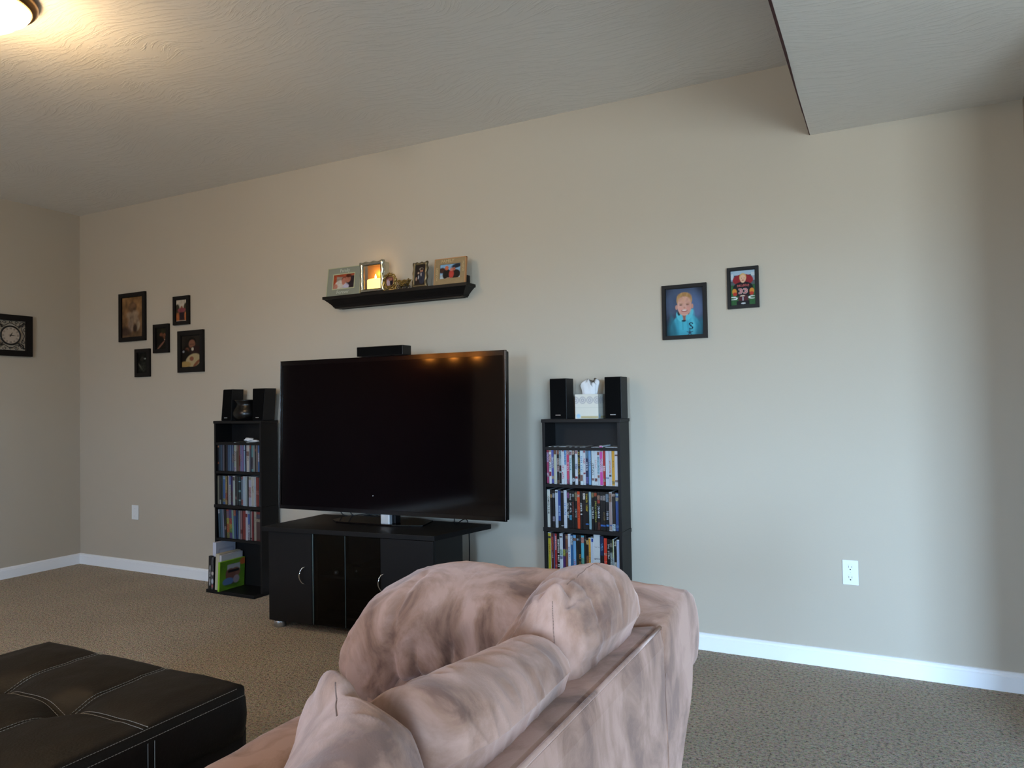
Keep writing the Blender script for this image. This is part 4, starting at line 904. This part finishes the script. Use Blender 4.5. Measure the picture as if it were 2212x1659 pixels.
p.E(.46, .70, .06, .10, 'c08c78', soft=1, al=.4).E(.62, .60, .06, .14, 'b57f70', soft=1, al=.5).E(.40, .56, .05, .04, 'd88f84', soft=1, al=.5).E(.60, .56, .05, .04, 'd88f84', soft=1, al=.5)
for k in range(26): p.E(.33+.34*((k*37)%26)/26, .80+.06*math.sin(k*2.1), .006, .05, '8c6238' if k % 2 else 'd0a870', .4*math.sin(k), soft=.8, al=.5)
p.E(.20, .25, .05, .2, '2a6c80', .3, soft=.9, al=.7).E(.60, .15, .03, .16, '2f8ca4', .2, soft=.9, al=.7).E(.82, .28, .06, .14, '2a7890', .5, soft=.9, al=.6)
vg = np.clip((np.hypot((p.u-.5)/.62, (p.v-.55)/.7)-.6)*1.5, 0, .75); p.a *= (1-vg)[..., None]
p.E(.475, .31, .06, .02, '14303c', .0, soft=.3).B(.44, .46, .12, .3, '38909f')
SG = ["01110", "11011", "11000", "01100", "00110", "00011", "11011", "01110"]
for r_ in range(8):
    for q in range(5):
        if SG[r_][q] == '1': p.B(.61+q*.022, .61+(q+1)*.022, .255-r_*.019, .255-(r_-1)*.019, '142438')
for k in range(5):
    a = math.pi/2+k*2*math.pi/5; p.E(.63+.045*math.cos(a), .062+.035*math.sin(a), .05, .008, '203850', math.atan2(.8*math.sin(a), math.cos(a)), soft=.3)
p.E(.63, .062, .035, .028, '203850')
wallframe(4.686, 4.905, 1.497, 1.7645, .0165, 'black framed school portrait of smiling boy in turquoise polo shirt', p.a)
# football portrait
p = Paint(84, 112, '2f5f34').N(.3, 2, 10).B(0, 1, .62, 1, '8c9cac').B(0, 1, .82, 1, '9fb6c8').B(0, 1, .58, .70, '50585e').B(.16, .86, .80, .86, '2c3440').B(.0, .12, .74, .9, 'c4ccd4').B(.82, .96, .82, .92, 'b8c4cc')
p.E(.5, .72, .40, .16, '8c2028', soft=.05)
p.E(.5, .50, .39, .17, '121218', soft=.06).B(.25, .78, .26, .52, '16141a').E(.16, .40, .09, .08, 'd08a34').E(.84, .40, .09, .08, 'c8822e').E(.18, .33, .08, .05, 'b03428').E(.83, .33, .08, .05, 'b03428')
p.E(.5, .79, .135, .12, 'c8a460', soft=.1).E(.5, .755, .115, .115, 'd8ae90', soft=.1).E(.45, .77, .02, .01, '5c4438').E(.55, .77, .02, .01, '5c4438').E(.5, .71, .045, .012, '9c5048')
for k, ch in enumerate('BULLDOGS'):
    g = FONT[ch]
    for r_ in range(5):
        for q in range(3):
            if g[r_][q]: p.B(.27+k*.060+q*.016, .27+k*.060+(q+1)*.016, .575-r_*.012+.01*math.sin(k*.45), .588-r_*.012+.01*math.sin(k*.45), 'c4605c')
for d_, col in ((.012, 'd8c8c8'), (0, 'b0242c')):
    for k in range(2):
        g = FONT['3']
        for r_ in range(5):
            for q in range(3):
                if g[r_][q]: p.B(.33+k*.19+q*.05-d_, .33+k*.19+(q+1)*.05+d_, .445-r_*.026-d_*.7, .471-r_*.026+d_*.7, col)
p.E(.5, .19, .2, .12, '4c1c24', soft=.15).E(.47, .27, .1, .015, 'e0d0b8').B(.46, .51, .12, .24, 'a8a8b0').B(.24, .74, 0, .13, '131016').E(.5, .06, .09, .02, 'c8ccd0')
p.B(0, .2, .235, .255, 'd8dcdc').B(0, .25, .17, .19, 'd8dcdc').E(.2, .21, .08, .03, 'd8dcdc').E(.17, .21, .06, .012, '2f5f34').E(.84, .22, .14, .045, 'd8dcdc').E(.90, .22, .13, .025, '2f5f34')
wallframe(5.003, 5.1465, 1.627, 1.822, .0135, 'black framed photo of boy in football uniform on green field', p.a)
# ------------------------------------------------------------------ wall clock on the left wall
t = thing('wall_clock', 'square black framed wall clock with scrolled ironwork on left wall', 'clock', (0, -.5205, 1.603))
y0, y1, z0, z1 = -.670, -.371, 1.603, 1.903; yc, zc = -.5205, 1.753
q = MB()
for a in ((y0, y1, z1-.042, z1), (y0, y1, z0, z0+.042), (y0, y0+.042, z0+.042, z1-.042), (y1-.042, y1, z0+.042, z1-.042)): q.box(.001, .024, a[0], a[1], a[2], a[3])
q.out('frame', m_frame, t)
m_iron = mat('black_wrought_iron', '100e10', .5)
def spiral(cy, cz, r, a0, turns, s, k=26): return [(.012, cy+s*r*(1-.8*i/k)*math.cos(a0+turns*2*math.pi*i/k), cz+r*(1-.8*i/k)*math.sin(a0+turns*2*math.pi*i/k)) for i in range(k+1)]
q = MB()
for sy in (-1, 1):
    for sz in (-1, 1):
        q.tube(spiral(yc+sy*.078, zc+sz*.082, .022, 0 if sz > 0 else math.pi, 1.2*sz, sy), .0022, 6)
        q.tube(spiral(yc+sy*.092, zc+sz*.045, .014, math.pi/2, 1.1*sz, -sy), .002, 6)
        q.tube(spiral(yc+sy*.040, zc+sz*.092, .014, 0, 1.1*sz, sy), .002, 6)
        q.tube([(.012, yc+sy*(.056+.002*i), zc+sz*(.060+.002*i)) for i in range(20)], .0025, 6)
        q.tube(spiral(yc+sy*.060, zc+sz*.064, .012, math.pi*.2, 1.2, sy), .002, 6)
    q.tube([(.012, yc-.1+.2*i/20, zc+sy*(.080+.010*math.cos(i/20*4*math.pi))) for i in range(21)], .0022, 6)
    q.tube([(.012, yc+sy*(.086+.010*math.cos(i/20*4*math.pi)), zc-.1+.2*i/20) for i in range(21)], .0022, 6)
    q.tube(spiral(yc, zc+sy*.095, .012, 0, 1.1, 1), .002, 6)
q.out('scrollwork', m_iron, t, True)
MB().tube([(.013, yc+.066*math.cos(a*math.pi/24), zc+.066*math.sin(a*math.pi/24)) for a in range(48)], .006, 8, closed=True).out('bezel', m_iron, t, True)
face = MB().lathe([(.001, .0), (.064, .0), (.064, .006), (.001, .006)], (.008, yc, zc), 48, 'x').out('clock_face', mat('aged_ivory_dial', 'a89c90', .35), t)
num = MB()
for k in range(12):
    a = k*math.pi/6; cy, cz = yc+.050*math.sin(a), zc+.050*math.cos(a)
    for s in ((-.003, .003) if k % 3 else (-.005, 0, .005)):
        q_ = Vector((0, math.cos(a), -math.sin(a)))*s
        r_ = Vector((0, math.sin(a), math.cos(a)))*.0065
        c_ = Vector((.0145, cy, cz))+q_; num.tube([c_-r_, c_+r_], .0009, 4)
num.out('numerals', m_iron, t)
def hand(ang_, l, w): 
    d_ = Vector((0, math.sin(ang_), math.cos(ang_))); c_ = Vector((.0158, yc, zc)); MB().tube([c_-d_*.014, c_+d_*l*.5, c_+d_*l], [w*.6, w, w*.3], 5).out('hand', m_iron, t)
hand(R(92), .034, .0022); hand(R(28), .024, .0028)
MB().lathe([(.005, 0), (.004, .003)], (.0155, yc, zc), 12, 'x').out('hub', m_iron, t)
# ------------------------------------------------------------------ wall plates
t = thing('wall_outlet', 'white duplex electrical outlet low on the right of the wall', 'outlet', (5.5, 0, .372))
box('cover_plate', 5.4685, 5.5325, -.006, -.0005, .372, .4805, m_white, t, bevel=.0025)
for zc_ in (.4485, .4035):
    so = MB().lathe([(.0155, 0), (.0155, .002), (.0135, .003)], (5.5005, -.0085, zc_), 24, 'y').out('socket', m_white, t)
    MB().box(5.4935, 5.495, -.0095, -.008, zc_-.001, zc_+.008).box(5.506, 5.5075, -.0095, -.008, zc_-.001, zc_+.007).out('slots', m_blkp, so)
    MB().lathe([(.0028, 0), (.0028, .0015)], (5.5005, -.0098, zc_-.008), 12, 'y').out('ground_hole', m_blkp, so)
MB().lathe([(.002, 0), (.002, .001)], (5.5005, -.0068, .426), 10, 'y').out('screw', m_alu, t)
t = thing('blank_wall_plate', 'plain white wall plate low on the wall near the left corner', 'wall plate', (.667, 0, .38))
box('cover_plate', .630, .704, -.007, -.0005, .380, .487, m_white, t, bevel=.003)
for z_ in (.405, .462): MB().lathe([(.0025, 0), (.0025, .001)], (.667, -.008, z_), 10, 'y').out('screw', m_alu, t)
# ------------------------------------------------------------------ ledge shelf
t = thing('display_ledge', 'black crown moulding ledge shelf high above the television', 'shelf', (3.1, 0, 1.80))
prof = [(0, .055, 0), (.01, .052, .004), (.02, .050, .010), (.030, .044, .020), (.034, .034, .033), (.028, .020, .046), (.014, .008, .056), (.006, .002, .062), (0, .0, .070)]
# mitred returns: offset d from the full extent at height h
lev = [(1.802, .052), (1.807, .052), (1.809, .047), (1.816, .044), (1.826, .036), (1.838, .024), (1.848, .013), (1.853, .008), (1.855, .0), (1.871, .0)]
vs = []; fs = []
for z, dd in lev: vs += [(2.585+dd, -.001, z), (2.585+dd, -.105+dd, z), (3.617-dd, -.105+dd, z), (3.617-dd, -.001, z)]
for i in range(len(lev)-1):
    for k in range(4): fs.append((i*4+k, i*4+(k+1) % 4, i*4+4+(k+1) % 4, i*4+4+k))
fs += [(0, 1, 2, 3), tuple((len(lev)-1)*4+k for k in (3, 2, 1, 0))]
MB().add(vs, fs).out('crown_moulding', m_frame, t)
box('back_rail', 2.66, 3.55, -.012, -.0005, 1.80, 1.806, m_frame, t)
ZL = 1.8715
def sloped(pts, tilt, pivot):  # lean back about x axis
    return T(*pivot) @ Matrix.Rotation(R(tilt), 4, 'X') @ T(-pivot[0], -pivot[1], -pivot[2])
def tableframe(x0, x1, y, h, bw, label, img, mt, tilt=-8, yd=.012, name='standing_photo', cat='picture frame', wavy=0, lipm=None):
    M = sloped(None, tilt, (0, y, ZL))
    t = thing(name, label, cat, ((x0+x1)/2, y, ZL), 'frames on the ledge')
    q = MB(); z0, z1 = ZL, ZL+h
    if not wavy:
        for a in ((x0, x1, z1-bw, z1), (x0, x1, z0, z0+bw), (x0, x0+bw, z0+bw, z1-bw), (x1-bw, x1, z0+bw, z1-bw)): q.box(a[0], a[1], y, y+yd, a[2], a[3], M)
        q.out('frame', mt, t, bevel=.001)
    else:
        n = 96; vs = []; cx, cz = (x0+x1)/2, (z0+z1)/2; hw, hh = (x1-x0)/2, h/2
        for i in range(n):
            s = i/n*4; k = int(s); f = s-k
            c = [(-1, -1), (1, -1), (1, 1), (-1, 1)]; a, b_ = c[k], c[(k+1) % 4]
            u, v = a[0]+(b_[0]-a[0])*f, a[1]+(b_[1]-a[1])*f
            wv = wavy*math.sin(f*math.pi*6)+wavy*1.2*max(0, math.cos(f*2*math.pi))**6
            nx, nz = ((0, -1), (1, 0), (0, 1), (-1, 0))[k]
            ox, oz = cx+u*hw+nx*wv, cz+v*hh+nz*wv
            if k == 0: oz = z0
            ix, iz = cx+u*(hw-bw), cz+v*(hh-bw); mx_, mz_ = (ox+ix)/2, (oz+iz)/2
            for X, Y, Z in ((ox, y+yd, oz), (ox, y+.004, oz), (mx_, y-.002, mz_), (ix, y+.004, iz), (ix, y+yd, iz)): vs.append(M @ Vector((X, Y, Z)))
        fs = [(i*5+k, i*5+(k+1) % 5, ((i+1) % n)*5+(k+1) % 5, ((i+1) % n)*5+k) for i in range(n) for k in range(5)]
        q.add(vs, fs).out('frame', mt, t, True)
    if img is not None:
        P0 = M @ Vector((x0+bw, y+.005, z0+bw)); U = M @ Vector((x1-bw, y+.005, z0+bw))-P0; V = M @ Vector((x0+bw, y+.005, z1-bw))-P0
        grid('photo', P0, U, V, img, m_print, t)
        box('backing', x0+bw*.6, x1-bw*.6, y+.0065, y+yd-.001, z0+bw*.6, z1-bw*.6, m_frame, t, M=M)
    return t, M
m_green = mat('frosted_grey_green_glass', '7c8074', .3)
m_lip = mat('pale_green_glass_edge', 'a8aa8c', .25)
t, M = tableframe(2.603, 2.858, -.088, .180, .050, 'grey green glass frame with white script, leftmost on the ledge', None, m_green)
box('glass_back', 2.612, 2.850, -.083, -.079, ZL+.01, ZL+.17, m_green, t, M=M)
q = MB()
for a in ((2.600, 2.861, .176, .180), (2.600, 2.604, 0, .180), (2.857, 2.861, 0, .180)): q.box(a[0], a[1], -.0895, -.074, ZL+a[2], ZL+a[3], M)
for a in ((2.645, 2.818, .134, .140), (2.645, 2.818, .040, .046), (2.645, 2.651, .046, .134), (2.812, 2.818, .046, .134)): q.box(a[0], a[1], -.0905, -.086, ZL+a[2], ZL+a[3], M)
q.out('edge_trim', m_lip, t)
p = Paint(56, 34, '6c4a44').B(0, 1, .55, 1, '94877c').E(.03, .7, .12, .5, 'a0482c', soft=.3).E(.55, .95, .5, .14, 'a04c30', soft=.3).E(.9, .4, .3, .45, '2c2228', soft=.1).E(.36, .25, .28, .35, 'c4bcb4', soft=.2).E(.52, .6, .13, .25, '7c4438', soft=.2).E(.5, .48, .1, .25, 'b07464', soft=.2).E(.7, .62, .13, .24, 'a86c58', soft=.15).E(.72, .86, .14, .12, '54281c', soft=.3).E(.62, .12, .14, .2, 'b8b4cc', soft=.2).E(.1, .15, .12, .2, 'b07868', soft=.3).N(.2, 6, 8)
P0 = M @ Vector((2.651, -.0885, ZL+.046)); U = M @ Vector((2.812, -.0885, ZL+.046))-P0; V = M @ Vector((2.651, -.0885, ZL+.134))-P0
grid('photo', P0, U, V, p.a, m_print, t)
m_script = mat('white_etched_script', 'b8bcb0', .5)
text('lettering', 'Family', .030, M @ T(2.735, -.0895, ZL+.157) @ FACE_Y, m_script, t)
text('lettering', 'Forever', .030, M @ T(2.730, -.0895, ZL+.022) @ FACE_Y, m_script, t)
# silver candle holder: framed glass front, lit candle behind
m_silver = mat('polished_silver', 'c2c4b8', .22, metal=1, bump=.4, bscale=60)
t, M = tableframe(2.868, 3.040, -.092, .185, .022, 'ornate silver framed glass candle holder, glowing, second on ledge', None, m_silver, tilt=0, yd=.02, name='candle_holder', cat='candle holder', wavy=.0035)
box('glass_front', 2.886, 3.022, -.082, -.080, ZL+.02, ZL+.167, m_glass, t)
m_amber = mat('amber_mirror_back', 'c88a3c', .45, metal=.5, var=.4, vscale=25)
box('back_plate', 2.874, 3.004, -.024, -.020, ZL+.001, ZL+.176, m_amber, t)
box('side_plate', 3.034, 3.039, -.076, -.030, ZL+.001, ZL+.180, m_silver, t, bevel=.0015); box('base_plate', 2.884, 3.024, -.088, -.024, ZL, ZL+.004, m_silver, t)
m_wax = emis('glowing_wax', 'ffd070', 2.6)
c = thing('candle', 'short cream pillar candle glowing inside the silver framed holder', 'candle', (2.955, -.040, ZL+.004))
wx = MB().lathe([(.001, 0), (.058, 0), (.060, .006), (.060, .074), (.055, .080), (.045, .076), (.001, .072)], (2.955, 0, ZL+.0045), 40)
wx.v = [(v[0], v[1]*.42-.053, v[2]) for v in wx.v]; wx.out('wax', m_wax, c, True)
MB().tube([(2.955, -.053, ZL+.076), (2.956, -.053, ZL+.088)], .0012, 6).out('wick', m_blkp, c)
MB().lathe([(.001, 0), (.005, .004), (.0065, .010), (.004, .020), (.001, .030)], (2.956, -.053, ZL+.084), 16).out('flame', emis('candle_flame', 'ffdf9a', 10), c, True)
ld = bpy.data.lights.new('candle_light', 'POINT'); ld.energy = .22; ld.color = (1, .62, .25); ld.shadow_soft_size = .012
lo = bpy.data.objects.new('candle_light', ld); COL.objects.link(lo); lo.location = (2.956, -.053, ZL+.125)
# gold carriage ornament with round photo, and its little cart
m_gold = mat('antique_gold', 'a08c58', .32, metal=1, bump=.5, bscale=80)
t = thing('round_photo_ornament', 'small gold openwork round photo frame on curled feet, ledge centre', 'picture frame', (3.082, -.09, ZL), 'frames on the ledge')
cx, cz = 3.085, ZL+.055; ring_ = []
for i in range(64):
    a = i/64*2*math.pi; r_ = .043+.0035*math.sin(a*9); ring_.append((cx+r_*math.cos(a)*1.08, -.088, cz+r_*math.sin(a)))
MB().tube(ring_, .0048, 8, closed=True).out('outer_ring', m_gold, t, True)
MB().tube([(cx+.036*math.cos(a*math.pi/20), -.0905, cz+.034*math.sin(a*math.pi/20)) for a in range(40)], .003, 6, closed=True).out('inner_ring', m_gold, t, True)
p = Paint(30, 30, '6c4038').E(.3, .35, .25, .4, 'b8a0b0', soft=.3).E(.7, .4, .2, .4, '1c1a22', soft=.2).E(.45, .7, .16, .18, 'a06c5c').E(.68, .72, .15, .17, '9c6450').N(.2, 3, 6)
grid('photo', (cx-.026, -.086, cz-.026), (.052, 0, 0), (0, 0, .052), p.a, m_print, t)
MB().lathe([(.001, 0), (.036, 0), (.036, .004), (.001, .004)], (cx, -.0855, cz), 32, 'y').out('backing', m_gold, t)
q = MB()
for s in (-1, 1):
    q.tube([(cx+s*(.030+.0005*i)+.012*s*math.sin(i/4), -.088, ZL+.020-.0008*i+.008*math.sin(i/3)) for i in range(18)], .0028, 6)
    q.tube([(cx+s*.040+.008*math.cos(a*.5), -.088, ZL+.011+.008*math.sin(a*.5)) for a in range(13)], .0028, 6)
for k in range(7): q.tube([(cx+.044*math.cos(.5+k*.36), -.088, cz+.044*math.sin(.5+k*.36)), (cx+.053*math.cos(.5+k*.36), -.088, cz+.053*math.sin(.5+k*.36))], [.003, .001], 5)
q.out('scroll_feet', m_gold, t, True)
t = thing('miniature_carriage', 'tiny gold openwork cart on spoked wheels beside the round frame', 'ornament', (3.175, -.075, ZL))
q = MB()
for k in range(5):
    z = ZL+.022+k*.007; e_ = .018+.004*k
    q.tube([(3.178-e_*1.25+e_*2.5*i/16, -.088+(-.004 if k % 2 else 0), z+.006*((i/8-1)**2)+ .003*math.sin(i+k)) for i in range(17)], .003, 6)
    q.tube([(3.178-e_*1.25+e_*2.5*i/16, -.060, z+.006*((i/8-1)**2)) for i in range(17)], .003, 6)
q.box(3.152, 3.204, -.086, -.062, ZL+.018, ZL+.022)
q.out('cart_body', m_gold, t, True)
for x in (3.150, 3.196):
    for y in (-.090, -.058):
        q = MB(); q.tube([(x+.012*math.cos(a*math.pi/12), y, ZL+.0145+.012*math.sin(a*math.pi/12)) for a in range(24)], .0018, 6, closed=True)
        for k in range(4): q.tube([(x-.011*math.cos(k*math.pi/4), y, ZL+.0145-.011*math.sin(k*math.pi/4)), (x+.011*math.cos(k*math.pi/4), y, ZL+.0145+.011*math.sin(k*math.pi/4))], .0009, 4)
        q.out('wheel', m_iron, t, True)
q = MB(); q.tube([(3.150, -.092, ZL+.0145), (3.150, -.056, ZL+.0145)], .0014, 5); q.tube([(3.196, -.092, ZL+.0145), (3.196, -.056, ZL+.0145)], .0014, 5); q.tube([(3.205, -.074, ZL+.045), (3.214, -.074, ZL+.058), (3.222, -.074, ZL+.054)], .002, 6); q.out('axles_and_handle', m_gold, t, True)
# pewter frame with man and boy
m_pewter = mat('aged_pewter', '6c6450', .35, metal=.8, bump=.5, bscale=70)
p = Paint(30, 52, '241c1c').E(.62, .80, .22, .07, '8c8070', soft=.3).E(.66, .70, .15, .10, 'b07c64').E(.66, .79, .15, .05, '1c1414').E(.72, .34, .34, .32, '2c3040', soft=.1).E(.62, .52, .05, .1, 'c0b8b8', .3).E(.32, .60, .10, .06, 'c0a490').E(.3, .42, .13, .13, '16161a').E(.34, .38, .05, .1, 'b0b0b4').E(.12, .3, .08, .1, 'b08c78').N(.2, 5, 8)
tableframe(3.243, 3.342, -.092, .150, .018, 'narrow wavy pewter frame with man in suit, right of cart', p.a, m_pewter, tilt=-7, wavy=.003)
# wooden FAMILY frame
m_oak = mat('engraved_tan_wood', '85704f', .6, bump=.3, bscale=120, var=.15, vscale=40)
m_oakl = mat('copper_edge', 'a8764a', .4)
p = Paint(56, 40, '7fa6c8').B(0, 1, 0, .3, 'a8b4bc').E(.8, .85, .25, .15, '1c2838', .3, soft=.4).E(.1, .6, .16, .2, '3c2420', soft=.4).E(.33, .3, .2, .38, '16161a', soft=.1).E(.75, .28, .24, .32, '17161b', soft=.1).E(.32, .75, .09, .16, 'bc6444').E(.56, .3, .12, .3, 'b03c34', soft=.15).E(.56, .62, .07, .12, 'b87060').E(.68, .64, .07, .12, 'a8604c').E(.42, .02, .1, .06, 'b08c7c').N(.2, 8, 9)
t, M = tableframe(3.400, 3.603, -.098, .150, .034, 'tan engraved wood frame reading FAMILY, rightmost on the ledge', p.a, m_oak, tilt=-7)
q = MB()
for a in ((3.398, 3.605, .147, .151), (3.398, 3.402, 0, .151), (3.601, 3.605, 0, .151)): q.box(a[0], a[1], -.0995, -.084, ZL+a[2], ZL+a[3], M)
q.out('edge_trim', m_oakl, t)
m_eng = mat('pale_engraving', 'b09a72', .6)
text('lettering', 'FAMILY', .026, M @ T(3.485, -.0985, ZL+.133) @ FACE_Y, m_eng, t)
text('lettering', 'HOLIDAY', .018, M @ T(3.417, -.0985, ZL+.062) @ FACE_Y @ Matrix.Rotation(R(90), 4, 'Z'), m_eng, t)
text('lettering', 'FRIEND', .018, M @ T(3.587, -.0985, ZL+.095) @ FACE_Y @ Matrix.Rotation(R(-90), 4, 'Z'), m_eng, t)
o = MB().box(3.540, 3.592, -.055, -.018, ZL, ZL+.050).out('small_box', m_frame, None, bevel=.004); tag(o, 'small plain black box behind the rightmost ledge frame', 'box')
